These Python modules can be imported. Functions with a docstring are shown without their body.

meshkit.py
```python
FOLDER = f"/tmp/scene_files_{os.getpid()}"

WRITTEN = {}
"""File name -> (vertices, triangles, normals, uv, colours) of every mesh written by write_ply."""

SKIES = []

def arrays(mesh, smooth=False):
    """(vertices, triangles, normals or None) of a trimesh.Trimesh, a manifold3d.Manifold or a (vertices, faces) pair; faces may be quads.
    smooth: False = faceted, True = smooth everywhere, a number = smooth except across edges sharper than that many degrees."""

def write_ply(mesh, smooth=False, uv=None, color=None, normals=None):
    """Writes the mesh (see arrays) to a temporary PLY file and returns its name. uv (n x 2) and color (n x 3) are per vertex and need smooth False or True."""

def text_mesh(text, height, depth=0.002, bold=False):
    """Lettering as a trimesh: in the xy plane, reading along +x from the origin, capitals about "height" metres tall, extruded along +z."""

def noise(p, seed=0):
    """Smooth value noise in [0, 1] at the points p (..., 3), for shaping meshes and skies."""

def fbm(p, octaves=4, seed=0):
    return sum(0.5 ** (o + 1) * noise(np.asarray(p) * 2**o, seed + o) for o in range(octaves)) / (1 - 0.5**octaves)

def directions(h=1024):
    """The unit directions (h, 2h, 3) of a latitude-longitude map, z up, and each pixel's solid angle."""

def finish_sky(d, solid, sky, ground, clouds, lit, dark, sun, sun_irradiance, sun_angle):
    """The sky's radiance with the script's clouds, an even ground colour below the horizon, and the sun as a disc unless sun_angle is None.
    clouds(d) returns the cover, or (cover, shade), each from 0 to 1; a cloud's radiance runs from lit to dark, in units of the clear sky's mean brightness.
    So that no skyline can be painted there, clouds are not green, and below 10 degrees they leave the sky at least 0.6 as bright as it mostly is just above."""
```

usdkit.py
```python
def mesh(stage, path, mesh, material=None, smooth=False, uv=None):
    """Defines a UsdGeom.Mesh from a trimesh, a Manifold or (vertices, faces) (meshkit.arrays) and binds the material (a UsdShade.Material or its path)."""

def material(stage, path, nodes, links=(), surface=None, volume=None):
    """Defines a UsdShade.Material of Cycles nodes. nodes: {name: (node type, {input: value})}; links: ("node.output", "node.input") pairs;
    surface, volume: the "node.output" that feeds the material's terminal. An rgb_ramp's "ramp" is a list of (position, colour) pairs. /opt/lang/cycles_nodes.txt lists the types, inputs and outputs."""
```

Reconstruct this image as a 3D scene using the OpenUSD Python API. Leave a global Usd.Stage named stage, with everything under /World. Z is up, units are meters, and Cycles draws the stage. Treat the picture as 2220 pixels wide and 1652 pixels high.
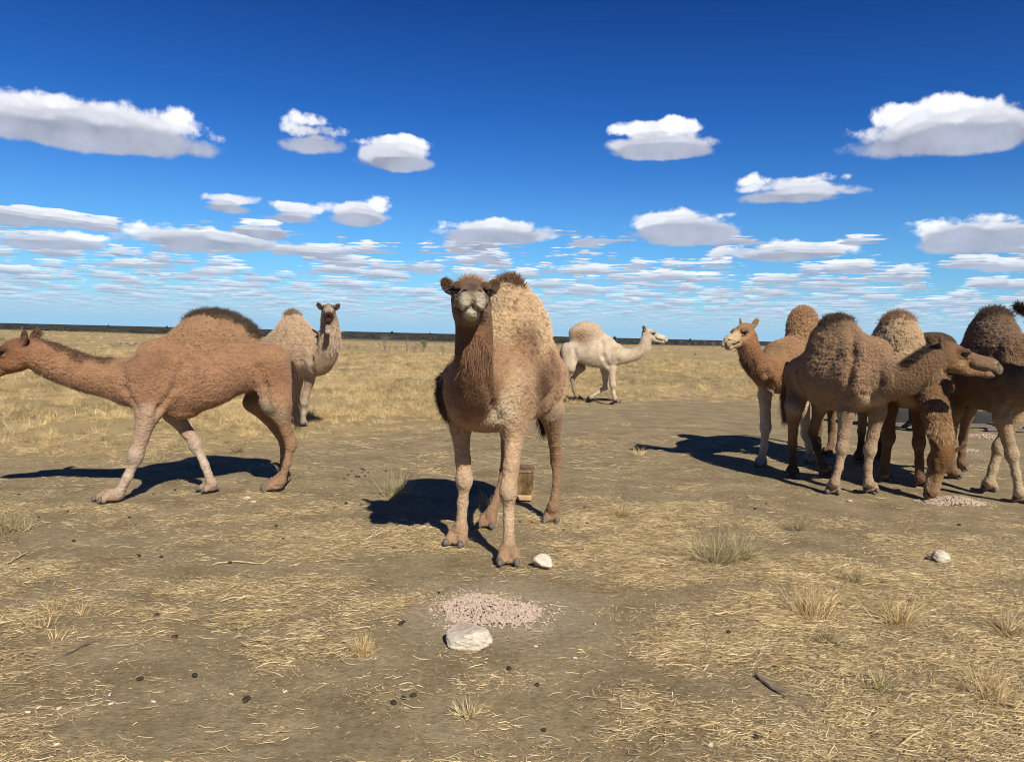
import math, random
import numpy as np
import trimesh
import usdkit
from meshkit import fbm, noise
from pxr import Gf, Sdf, Usd, UsdGeom, UsdLux, UsdShade, Vt

stage = Usd.Stage.CreateInMemory()
UsdGeom.SetStageUpAxis(stage, UsdGeom.Tokens.z)
UsdGeom.SetStageMetersPerUnit(stage, 1.0)
UsdGeom.Xform.Define(stage, '/World')
UsdGeom.Scope.Define(stage, '/World/Looks')
_T = Sdf.ValueTypeNames

# ------------------------------------------------------------------ camera
EYE = np.array([0.0, 0.0, 1.6])
FOCAL = 1667.0                    # focal length when the picture is 2220 wide
PITCH, ROLL = math.radians(3.40), math.radians(1.39)
_f = np.array([0, math.cos(PITCH), -math.sin(PITCH)])
_u0 = np.array([0, math.sin(PITCH), math.cos(PITCH)])
_r0 = np.array([1.0, 0, 0])
_u = _u0 * math.cos(ROLL) - _r0 * math.sin(ROLL)
_r = _r0 * math.cos(ROLL) + _u0 * math.sin(ROLL)
cam = UsdGeom.Camera.Define(stage, '/World/camera')
cam.CreateHorizontalApertureAttr(36.0)
cam.CreateVerticalApertureAttr(36.0 * 761 / 1024)
cam.CreateFocalLengthAttr(36.0 * FOCAL / 2220)
cam.CreateClippingRangeAttr(Gf.Vec2f(0.05, 60000))
cam.CreateExposureAttr(0.60)
UsdGeom.Xformable(cam).AddTransformOp().Set(Gf.Matrix4d(*_r, 0, *_u, 0, *(-_f), 0, *EYE, 1))


def ray(px, py):
    d = _f + _r * (px - 1110) / FOCAL + _u * (826 - py) / FOCAL
    return d


def at(px, py, depth):
    """The point that lies depth metres in front of the viewer (along y) in that direction."""
    d = ray(px, py)
    return EYE + d * (depth / d[1])


def ground_at(px, py, z=0.0):
    d = ray(px, py)
    return EYE + d * ((z - EYE[2]) / d[2])


# ------------------------------------------------------------------ sun
SUN_AZ, SUN_EL = math.radians(22.5), math.radians(38.5)
TO_SUN = np.array([math.sin(SUN_AZ) * math.cos(SUN_EL), -math.cos(SUN_AZ) * math.cos(SUN_EL), math.sin(SUN_EL)])
sun = UsdLux.DistantLight.Define(stage, '/World/sun')
sun.CreateIntensityAttr(1.2)
sun.CreateAngleAttr(0.5)
sun.CreateColorAttr(Gf.Vec3f(1.0, 0.93, 0.82))
sun.CreateNormalizeAttr(True)
_zc = TO_SUN
_xc = np.cross([0, 0, 1.0], _zc); _xc /= np.linalg.norm(_xc)
_yc = np.cross(_zc, _xc)
UsdGeom.Xformable(sun).AddTransformOp().Set(Gf.Matrix4d(*_xc, 0, *_yc, 0, *_zc, 0, 0, 0, 0, 1))


# ------------------------------------------------------------------ sky with fair-weather cumulus
def build_sky():
    N, L = {}, []
    N['sky'] = ('sky_texture', {'sky_type': 'single_scattering', 'sun_disc': False, 'sun_elevation': SUN_EL,
                                'sun_rotation': math.atan2(TO_SUN[0], TO_SUN[1]), 'altitude': 250.0,
                                'air_density': 1.0, 'aerosol_density': 0.35, 'ozone_density': 2.5})
    N['grade'] = ('hsv', {'hue': 0.5, 'saturation': SKY_SAT, 'value': SKY_VAL, 'fac': 1.0})
    L.append(('sky.color', 'grade.color'))
    N['tc'] = ('texture_coordinate', {})
    N['sep'] = ('separate_xyz', {}); L.append(('tc.generated', 'sep.vector'))
    N['zc'] = ('math', {'math_type': 'maximum', 'value2': 0.006}); L.append(('sep.z', 'zc.value1'))
    N['px'] = ('math', {'math_type': 'divide'}); L += [('sep.x', 'px.value1'), ('zc.value', 'px.value2')]
    N['py'] = ('math', {'math_type': 'divide'}); L += [('sep.y', 'py.value1'), ('zc.value', 'py.value2')]
    N['p'] = ('combine_xyz', {}); L += [('px.value', 'p.x'), ('py.value', 'p.y')]
    N['dist'] = ('vector_math', {'math_type': 'length'}); L.append(('p.vector', 'dist.vector1'))
    N['az'] = ('math', {'math_type': 'arctan2'}); L += [('sep.x', 'az.value1'), ('sep.y', 'az.value2')]
    N['lz'] = ('math', {'math_type': 'logarithm', 'value2': math.e}); L.append(('zc.value', 'lz.value1'))
    # zenith darkening: the deep polarised blue overhead
    N['zd'] = ('rgb_ramp', {'ramp': SKY_RAMP}); L.append(('sep.z', 'zd.fac'))
    N['deep'] = ('mix', {'mix_type': 'multiply', 'fac': 1.0}); L += [('grade.color', 'deep.color1'), ('zd.color', 'deep.color2')]
    # field weight by distance (cloud field thickens towards the horizon)
    N['fw'] = ('rgb_ramp', {'ramp': [(0, (0, 0, 0)), (.105, (0, 0, 0)), (.15, (1.76,) * 3), (.3, (1.87,) * 3), (1, (1.92,) * 3)]})
    N['fwd'] = ('math', {'math_type': 'divide', 'value2': 55.0}); L += [('dist.value', 'fwd.value1'), ('fwd.value', 'fw.fac')]
    blobs = []
    for x0, y0, x1, y1 in CLOUDS:
        def P(px, py, h=1.0):
            d = ray(px, py)
            return d[:2] / d[2] * h
        xc = (x0 + x1) / 2
        far, near = P(xc, y1), P(xc, y0, 1.09)
        ra, rb = np.linalg.norm(far), np.linalg.norm(near)
        lo = min(rb, ra - .10 * ra)
        c = far / ra * (ra + lo) / 2
        ry = (ra - lo) / 2
        ang = math.atan2(c[0], c[1])
        w = np.linalg.norm(P(x1, y1) - P(x0, y1)) / 2 * (ra + lo) / 2 / ra
        blobs.append((c, w * 1.12, ry * .95 + .035, ang, min(1.0, max(.66, (y1 - y0) / 78))))
    H = [1.0, 1.035, 1.075, 1.12]
    prev = 'deep.color'
    # far pale veil close to the horizon
    for i in reversed(range(len(H))):
        h = H[i]
        q = f'q{i}'
        N[q] = ('vector_math', {'math_type': 'scale', 'scale': h}); L.append(('p.vector', q + '.vector1'))
        # billows: as wide as they are high in the view, whatever the distance
        N[f'bx{i}'] = ('math', {'math_type': 'multiply', 'value2': 5.4 * h}); L.append(('az.value', f'bx{i}.value1'))
        N[f'by{i}'] = ('math', {'math_type': 'multiply_add', 'value2': 1.35, 'value3': .21 * i}); L.append(('lz.value', f'by{i}.value1'))
        N[f'bz{i}'] = ('combine_xyz', {}); L += [(f'bx{i}.value', f'bz{i}.x'), (f'by{i}.value', f'bz{i}.y')]
        N[f'n{i}'] = ('noise_texture', {'dimensions': '3D', 'scale': 3.1, 'detail': 5.0, 'roughness': .52, 'lacunarity': 2.1})
        L.append((f'bz{i}.vector', f'n{i}.vector'))
        last = None
        for k, (c, rx, ry, ang, amp) in enumerate(blobs):
            m, ln, mn = f'b{i}_{k}', f'l{i}_{k}', f'm{i}_{k}'
            N[m] = ('mapping', {'mapping_type': 'texture', 'location': (float(c[0]), float(c[1]), 0), 'rotation': (0, 0, -ang), 'scale': (rx, ry, 1)})
            N[ln] = ('vector_math', {'math_type': 'length'})
            L += [(q + '.vector', m + '.vector'), (m + '.vector', ln + '.vector1')]
            if amp < 1:                                   # small clouds stay thin
                N[ln + 's'] = ('math', {'math_type': 'multiply_add', 'value2': amp, 'value3': 1 - amp}); L.append((ln + '.value', ln + 's.value1'))
                ln += 's'
            if last is None:
                last = ln + '.value'
            else:
                N[mn] = ('math', {'math_type': 'minimum'}); L += [(last, mn + '.value1'), (ln + '.value', mn + '.value2')]
                last = mn + '.value'
        N[f'inv{i}'] = ('math', {'math_type': 'subtract', 'value1': 1.0}); L.append((last, f'inv{i}.value2'))
        # the uncountable field
        N[f'g{i}'] = ('noise_texture', {'dimensions': '2D', 'scale': .95, 'detail': 3.0, 'roughness': .55}); L.append((q + '.vector', f'g{i}.vector'))
        N[f'ga{i}'] = ('math', {'math_type': 'multiply_add', 'value2': 5.2, 'value3': -4.56}); L.append((f'g{i}.fac', f'ga{i}.value1'))
        N[f'gb{i}'] = ('math', {'math_type': 'add'}); L += [(f'ga{i}.value', f'gb{i}.value1'), ('fw.color', f'gb{i}.value2')]
        N[f'mx{i}'] = ('math', {'math_type': 'maximum'}); L += [(f'inv{i}.value', f'mx{i}.value1'), (f'gb{i}.value', f'mx{i}.value2')]
        N[f'cl{i}'] = ('math', {'math_type': 'minimum', 'value2': .60}); L.append((f'mx{i}.value', f'cl{i}.value1'))
        N[f'f{i}'] = ('math', {'math_type': 'multiply_add', 'value2': (1.05, 1.5, 1.8, 2.0)[i], 'value3': (-.50, -.73, -.92, -1.07)[i]}); L.append((f'n{i}.fac', f'f{i}.value1'))
        N[f's{i}'] = ('math', {'math_type': 'add'}); L += [(f'f{i}.value', f's{i}.value1'), (f'cl{i}.value', f's{i}.value2')]
        N[f'a{i}'] = ('map_range', {'range_type': 'smoothstep', 'from_min': .17, 'from_max': .44, 'to_min': 0.0, 'to_max': .97, 'clamp': True}); L.append((f's{i}.value', f'a{i}.value'))
        t = i / (len(H) - 1)
        lit = CLOUD_BASE * (1 - t ** .8) + CLOUD_TOP * t ** .8
        N[f'c{i}'] = ('rgb_ramp', {'ramp': [(.30, tuple(lit * .66 * np.array([.94, .98, 1.08]))), (.46, tuple(lit * .88)), (.62, tuple(lit * 1.04)), (.75, tuple(lit * 1.10))]})
        L.append((f'n{i}.fac', f'c{i}.fac'))
        N[f'mix{i}'] = ('mix', {'mix_type': 'mix'}); L += [(f'a{i}.result', f'mix{i}.fac'), (prev, f'mix{i}.color1'), (f'c{i}.color', f'mix{i}.color2')]
        prev = f'mix{i}.color'
    # aerial veil: clouds and sky melt into pale blue just above the horizon
    N['vr'] = ('rgb_ramp', {'ramp': [(0, (1,) * 3), (.008, (.95,) * 3), (.02, (.66,) * 3), (.045, (.36,) * 3), (.10, (.10,) * 3), (.2, (0, 0, 0)), (1, (0, 0, 0))]}); L.append(('sep.z', 'vr.fac'))
    N['veil'] = ('mix', {'mix_type': 'mix', 'color2': VEIL}); L += [('vr.color', 'veil.fac'), (prev, 'veil.color1')]
    N['bg'] = ('background_shader', {'strength': 0.086}); L.append(('veil.color', 'bg.color'))
    mat = usdkit.material(stage, '/World/Looks/sky', N, L, surface='bg.background')
    dome = UsdLux.DomeLight.Define(stage, '/World/sky')
    UsdShade.MaterialBindingAPI.Apply(dome.GetPrim()).Bind(mat)
    dome.GetPrim().SetCustomDataByKey('kind', 'structure')


# clouds that can be told apart, as the four sides of each seen from the eye
CLOUDS = [(-60, 205, 445, 338), (765, 297, 942, 376), (1303, 270, 1565, 350), (1842, 214, 2300, 345), (1565, 393, 1868, 445),
          (1355, 448, 1600, 540), (940, 472, 1220, 535), (1528, 520, 1860, 573), (1970, 455, 2260, 560), (610, 300, 750, 335),
          (435, 432, 548, 466), (566, 442, 700, 487), (712, 432, 855, 497), (275, 487, 610, 550), (0, 495, 235, 548)]
SKY_SAT, SKY_VAL = 1.0, 1.0
SKY_RAMP = [(0, (.42, .72, .94)), (.087, (.26, .60, .92)), (.18, (.17, .45, .83)), (.27, (.09, .32, .72)), (.39, (.052, .20, .53)), (.6, (.035, .15, .44)), (1, (.032, .14, .42))]
CLOUD_BASE = np.array([3.5, 3.8, 4.8])
CLOUD_TOP = np.array([7.9, 8.0, 8.4])
VEIL = (2.6, 4.6, 6.4)
build_sky()

# ------------------------------------------------------------------ helpers
_used = {}


def path_for(name, parent=None):
    base = (parent.GetPath().pathString if parent is not None else '/World') + '/' + name
    n = _used.get(base, 0)
    _used[base] = n + 1
    return base if n == 0 else f'{base}_{n:03d}'


def tag(prim, label=None, cat=None, group=None, kind=None):
    prim = prim.GetPrim() if hasattr(prim, 'GetPrim') else prim
    for k, v in (('label', label), ('category', cat), ('group', group), ('kind', kind)):
        if v:
            prim.SetCustomDataByKey(k, v)
    return prim


def xform(name, loc=(0, 0, 0), rz=0.0, label=None, cat=None, group=None, scale=None):
    x = UsdGeom.Xform.Define(stage, path_for(name))
    x.AddTranslateOp().Set(Gf.Vec3d(*map(float, loc)))
    x.AddRotateZOp().Set(float(math.degrees(rz)))
    if scale is not None:
        x.AddScaleOp().Set(Gf.Vec3f(*([float(scale)] * 3 if np.ndim(scale) == 0 else map(float, scale))))
    return tag(x, label, cat, group)


def put(name, m, mat, parent=None, smooth=True, coat=None, wool=None):
    """Defines one Mesh prim (a part of parent, or a thing of its own)."""
    p = usdkit.mesh(stage, path_for(name, parent), m, mat, smooth=smooth)
    if coat is not None:
        UsdGeom.PrimvarsAPI(p).CreatePrimvar('coat', _T.Color3fArray, 'vertex').Set(Vt.Vec3fArray.FromNumpy(np.asarray(coat, np.float32)))
    if wool is not None:
        UsdGeom.PrimvarsAPI(p).CreatePrimvar('wool', _T.FloatArray, 'vertex').Set(Vt.FloatArray.FromNumpy(np.asarray(wool, np.float32)))
    return p.GetPrim()


def lin(*c):
    c = np.asarray(c if len(c) == 3 else c[0], float) / 255
    return np.where(c <= .04045, c / 12.92, ((c + .055) / 1.055) ** 2.4)


def coatcol(r, g, b, k=.52):
    return lin(r, g, b) * k


def unit(v):
    v = np.asarray(v, float)
    return v / np.maximum(np.linalg.norm(v, axis=-1, keepdims=True), 1e-9)


def curves(name, pts, widths, mat, parent, colours=None):
    """pts: (n, k, 3) strands of k points; widths (n, k)."""
    n, k = pts.shape[:2]
    c = UsdGeom.BasisCurves.Define(stage, path_for(name, parent))
    c.CreateTypeAttr('linear'); c.CreateWrapAttr('nonperiodic')
    c.CreateCurveVertexCountsAttr(Vt.IntArray.FromNumpy(np.full(n, k, np.int32)))
    c.CreatePointsAttr(Vt.Vec3fArray.FromNumpy(pts.reshape(-1, 3).astype(np.float32)))
    c.CreateWidthsAttr(Vt.FloatArray.FromNumpy(widths.reshape(-1).astype(np.float32)))
    c.SetWidthsInterpolation('vertex')
    if colours is not None:
        UsdGeom.PrimvarsAPI(c).CreatePrimvar('coat', _T.Color3fArray, 'uniform').Set(Vt.Vec3fArray.FromNumpy(colours.astype(np.float32)))
    UsdShade.MaterialBindingAPI.Apply(c.GetPrim()).Bind(UsdShade.Material.Get(stage, mat))
    return c.GetPrim()


# ------------------------------------------------------------------ materials
LK = '/World/Looks/'


def coat_material(name, wool_scale, wool, rough=.9):
    """Animal coat: colour from the 'coat' pattern of the animal, with locks of wool as relief."""
    N = {'a': ('attribute', {'attribute': 'coat'}), 'g': ('geometry', {}),
         'n1': ('noise_texture', {'scale': wool_scale, 'detail': 4.0, 'roughness': .6, 'distortion': 1.2}),
         'n2': ('noise_texture', {'scale': 7.0, 'detail': 4.0, 'roughness': .6}),
         'v': ('voronoi_texture', {'feature': 'smooth_f1', 'scale': wool_scale * 1.1, 'smoothness': .6}),
         'r1': ('rgb_ramp', {'ramp': [(.25, (.70, .66, .62)), (.5, (1, 1, 1)), (.75, (1.28, 1.3, 1.32))]}),
         'r2': ('rgb_ramp', {'ramp': [(.3, (.82, .80, .78)), (.55, (1.02, 1.02, 1.02)), (.75, (1.16, 1.17, 1.18))]}),
         'm1': ('mix', {'mix_type': 'multiply', 'fac': .8}), 'm2': ('mix', {'mix_type': 'multiply', 'fac': 1.0}),
         'h': ('math', {'math_type': 'add'}), 'h2': ('math', {'math_type': 'multiply_add', 'value2': .9}),
         'mp': ('mapping', {'mapping_type': 'point', 'scale': (16.0, 16.0, 62.0)}), 'n5': ('noise_texture', {'scale': 1.0, 'detail': 3.0, 'roughness': .6, 'distortion': .6}),
         'w': ('attribute', {'attribute': 'wool'}), 'wd': ('math', {'math_type': 'multiply_add', 'value2': wool, 'value3': .0055}),
         'b': ('bump', {'strength': 1.0}),
         'p': ('principled_bsdf', {'roughness': rough, 'specular_ior_level': .18, 'sheen_weight': .12, 'sheen_roughness': .4, 'sheen_tint': (.9, .75, .6)})}
    L = [('g.position', 'n1.vector'), ('g.position', 'n2.vector'), ('g.position', 'v.vector'), ('n1.fac', 'r1.fac'), ('n2.fac', 'r2.fac'),
         ('a.color', 'm1.color1'), ('r1.color', 'm1.color2'), ('m1.color', 'm2.color1'), ('r2.color', 'm2.color2'),
         ('w.fac', 'wd.value1'), ('wd.value', 'b.distance'), ('n1.fac', 'h.value1'), ('v.distance', 'h.value2'), ('g.position', 'mp.vector'), ('mp.vector', 'n5.vector'), ('n5.fac', 'h2.value1'), ('h.value', 'h2.value3'), ('h2.value', 'b.height'), ('b.normal', 'p.normal'), ('m2.color', 'p.base_color')]
    usdkit.material(stage, LK + name, N, L, surface='p.BSDF')


coat_material('coat_wool', 34.0, .02)
coat_material('coat_short', 60.0, .008)
usdkit.material(stage, LK + 'hair', {'a': ('attribute', {'attribute': 'coat'}), 'p': ('principled_bsdf', {'roughness': .75, 'specular_ior_level': .25})},
                [('a.color', 'p.base_color')], surface='p.BSDF')
usdkit.material(stage, LK + 'eye', {'p': ('principled_bsdf', {'base_color': (.008, .006, .005), 'roughness': .12})}, surface='p.BSDF')
usdkit.material(stage, LK + 'nail', {'g': ('geometry', {}), 'n': ('noise_texture', {'scale': 70.0, 'detail': 3.0}),
                                     'r': ('rgb_ramp', {'ramp': [(.3, (.05, .045, .04)), (.7, (.155, .135, .115))]}),
                                     'p': ('principled_bsdf', {'roughness': .8, 'specular_ior_level': .2})},
                [('g.position', 'n.vector'), ('n.fac', 'r.fac'), ('r.color', 'p.base_color')], surface='p.BSDF')


def plain(name, col, rough=.85, var=.3, scale=20.0, bump=0.0, spec=.3):
    col = np.asarray(col)
    N = {'g': ('geometry', {}), 'n': ('noise_texture', {'scale': scale, 'detail': 5.0, 'roughness': .6}),
         'r': ('rgb_ramp', {'ramp': [(.25, tuple(col * (1 - var))), (.75, tuple(col * (1 + var)))]}),
         'p': ('principled_bsdf', {'roughness': rough, 'specular_ior_level': spec})}
    L = [('g.position', 'n.vector'), ('n.fac', 'r.fac'), ('r.color', 'p.base_color')]
    if bump:
        N['b'] = ('bump', {'strength': 1.0, 'distance': bump}); L += [('n.fac', 'b.height'), ('b.normal', 'p.normal')]
    usdkit.material(stage, LK + name, N, L, surface='p.BSDF')


plain('mouth', (.05, .02, .018), .5)
plain('tongue', (.22, .09, .08), .5)
plain('eartag', (.75, .72, .6), .5, .05)


# ------------------------------------------------------------------ animals: smooth distance fields, then one continuous skin
class Skin:
    def __init__(self):
        self.prims = []                # (fn, lo, hi, k, op, colour)

    def add(self, fn, lo, hi, k, colour, op='add'):
        self.prims.append((fn, np.asarray(lo, float), np.asarray(hi, float), k, op, colour))

    def cone(self, a, b, ra, rb, k=.04, colour=None, flat=None, op='add'):
        a, b = np.asarray(a, float), np.asarray(b, float)
        m = max(ra, rb)
        lo, hi = np.minimum(a, b) - m, np.maximum(a, b) + m
        if flat is not None:
            ax, s = unit(flat[0]), flat[1]
            sq = lambda p: p + (p @ ax)[..., None] * ax * (1 / s - 1)
        else:
            sq = lambda p: p
        A, B = sq(a), sq(b)
        ba = B - A
        l2 = max(ba @ ba, 1e-9)

        def fn(p):
            pa = sq(p) - A
            t = np.clip(pa @ ba / l2, 0, 1)
            return np.linalg.norm(pa - t[..., None] * ba, axis=-1) - (ra + (rb - ra) * t)
        self.add(fn, lo, hi, k, colour, op)

    def chain(self, pts, k=.04, colours=None, flat=None):
        """pts: list of (point, radius); colours: one or one per bone."""
        for i in range(len(pts) - 1):
            c = colours[i] if isinstance(colours, list) else colours
            self.cone(pts[i][0], pts[i + 1][0], pts[i][1], pts[i + 1][1], k, c, flat)

    def ell(self, c, axes, rad, k=.04, colour=None, op='add'):
        c, R, rad = np.asarray(c, float), np.asarray(axes, float), np.asarray(rad, float)
        ext = np.sqrt(((R * rad[:, None]) ** 2).sum(0))

        def fn(p):
            q = (p - c) @ R.T
            k0 = np.linalg.norm(q / rad, axis=-1)
            k1 = np.linalg.norm(q / rad ** 2, axis=-1)
            return k0 * (k0 - 1) / np.maximum(k1, 1e-6)
        self.add(fn, c - ext, c + ext, k, colour, op)

    def trunk(self, st, k=.06, colour=None, cap=.14):
        """st: stations (x, y, z top, z bottom, half width) along the straight line from the first to the last."""
        st = np.asarray(st, float)
        o, ax = st[0, :2], unit(st[-1, :2] - st[0, :2])
        la = np.array([-ax[1], ax[0]])
        T = (st[:, :2] - o) @ ax
        off = (st[:, :2] - o) @ la
        from scipy.interpolate import PchipInterpolator
        zc, hz, hw, of = (PchipInterpolator(T, v) for v in ((st[:, 2] + st[:, 3]) / 2, (st[:, 2] - st[:, 3]) / 2, st[:, 4], off))
        m = st[:, 4].max() + .05
        lo = np.r_[(st[:, :2].min(0) - m - cap), st[:, 3].min()]
        hi = np.r_[(st[:, :2].max(0) + m + cap), st[:, 2].max()]

        def fn(p):
            t = (p[..., :2] - o) @ ax
            tc = np.clip(t, 0, T[-1])
            over = np.abs(t - tc) / cap
            l = ((p[..., :2] - o) @ la - of(tc))
            h, w = hz(tc), hw(tc)
            v = (p[..., 2] - zc(tc)) / h
            ww = w * (1 - .28 * np.clip(v, 0, 1) ** 1.5 - .10 * np.clip(-v, 0, 1) ** 2)
            q = (np.abs(l / ww) ** 2.3 + np.abs(v) ** 2.3 + over ** 2.3) ** (1 / 2.3)
            return (q - 1) * np.minimum(w, h)
        self.add(fn, lo, hi, k, colour)

    def build(self, cell, fine=None):
        """fine: (low corner, high corner, cell) of a box that is sampled more closely (the head)."""
        lo = np.min([p[1] for p in self.prims], 0) - 4 * cell - .03
        hi = np.max([p[2] for p in self.prims], 0) + 4 * cell + .03
        g = []
        for i in range(3):
            if fine is None:
                g.append(np.arange(lo[i], hi[i] + cell, cell))
            else:
                a, b = max(lo[i], fine[0][i]), min(hi[i], fine[1][i])
                na, nm, nb = max(1, math.ceil((a - lo[i]) / cell)), max(1, math.ceil((b - a) / fine[2])), max(1, math.ceil((hi[i] - b) / cell))
                g.append(np.r_[np.linspace(lo[i], a, na + 1)[:-1], np.linspace(a, b, nm + 1)[:-1], np.linspace(b, hi[i], nb + 1)])
        D = np.full([len(x) for x in g], .3, np.float32)
        for fn, a, b, k, op, _ in self.prims:
            pad = k + 3 * cell
            sl = tuple(slice(max(0, np.searchsorted(g[i], a[i] - pad) - 1), np.searchsorted(g[i], b[i] + pad) + 1) for i in range(3))
            P = np.stack(np.meshgrid(*[g[i][sl[i]] for i in range(3)], indexing='ij'), -1)
            d = fn(P).astype(np.float32)
            cur = D[sl]
            if op == 'add':
                h = np.maximum(k - np.abs(cur - d), 0) / k
                D[sl] = np.minimum(cur, d) - h * h * k * .25
            else:
                d = -d
                h = np.maximum(k - np.abs(cur - d), 0) / k
                D[sl] = np.maximum(cur, d) + h * h * k * .25
        v, f = surface_nets(D)
        v = np.stack([np.interp(v[:, i], np.arange(len(g[i])), g[i]) for i in range(3)], 1)
        return v, f

    def colour(self, v, soft=.022):
        W = np.zeros(len(v)); C = np.zeros((len(v), 3))
        for fn, a, b, k, op, c in self.prims:
            if op != 'add' or c is None:
                continue
            near = ((v > a - .15) & (v < b + .15)).all(1)
            if not near.any():
                continue
            w = np.exp(-np.clip(fn(v[near]), -.03, .4) / soft)
            C[near] += w[:, None] * c
            W[near] += w
        return C / np.maximum(W, 1e-12)[:, None]


def surface_nets(D):
    S = D < 0
    n = np.array(D.shape)
    cnt = sum(S[x:n[0] - 1 + x, y:n[1] - 1 + y, z:n[2] - 1 + z].astype(np.int8) for x in (0, 1) for y in (0, 1) for z in (0, 1))
    act = (cnt > 0) & (cnt < 8)
    I = np.argwhere(act)
    idx = np.full(act.shape, -1, np.int64)
    idx[act] = np.arange(len(I))
    acc, num = np.zeros((len(I), 3)), np.zeros(len(I))
    cor = [(x, y, z) for x in (0, 1) for y in (0, 1) for z in (0, 1)]
    for a in cor:
        for ax in range(3):
            if a[ax]:
                continue
            b = list(a); b[ax] = 1
            da = D[I[:, 0] + a[0], I[:, 1] + a[1], I[:, 2] + a[2]]
            db = D[I[:, 0] + b[0], I[:, 1] + b[1], I[:, 2] + b[2]]
            m = (da < 0) != (db < 0)
            t = da[m] / (da[m] - db[m])
            p = np.tile(np.array(a, float), (m.sum(), 1)); p[:, ax] = t
            acc[m] += p; num[m] += 1
    V = I + acc / num[:, None]
    F = []
    for ax in range(3):
        u, w = (ax + 1) % 3, (ax + 2) % 3
        a = [slice(None)] * 3; b = [slice(None)] * 3
        a[ax], b[ax] = slice(0, -1), slice(1, None)
        e = S[tuple(a)] != S[tuple(b)]
        E = np.argwhere(e)
        E = E[(E[:, u] > 0) & (E[:, w] > 0) & (E[:, u] < n[u] - 1) & (E[:, w] < n[w] - 1)]
        inside = S[E[:, 0], E[:, 1], E[:, 2]]
        q = []
        for du, dw in ((-1, -1), (0, -1), (0, 0), (-1, 0)):
            c = E.copy(); c[:, u] += du; c[:, w] += dw
            q.append(idx[c[:, 0], c[:, 1], c[:, 2]])
        q = np.stack(q, 1)
        q[~inside] = q[~inside][:, ::-1]
        F.append(q)
    F = np.vstack(F)
    return V, np.vstack([F[:, [0, 1, 2]], F[:, [0, 2, 3]]])


def normals(v, f):
    n = np.zeros_like(v)
    fn = np.cross(v[f[:, 1]] - v[f[:, 0]], v[f[:, 2]] - v[f[:, 0]])
    for k in range(3):
        np.add.at(n, f[:, k], fn)
    return unit(n)


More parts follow.
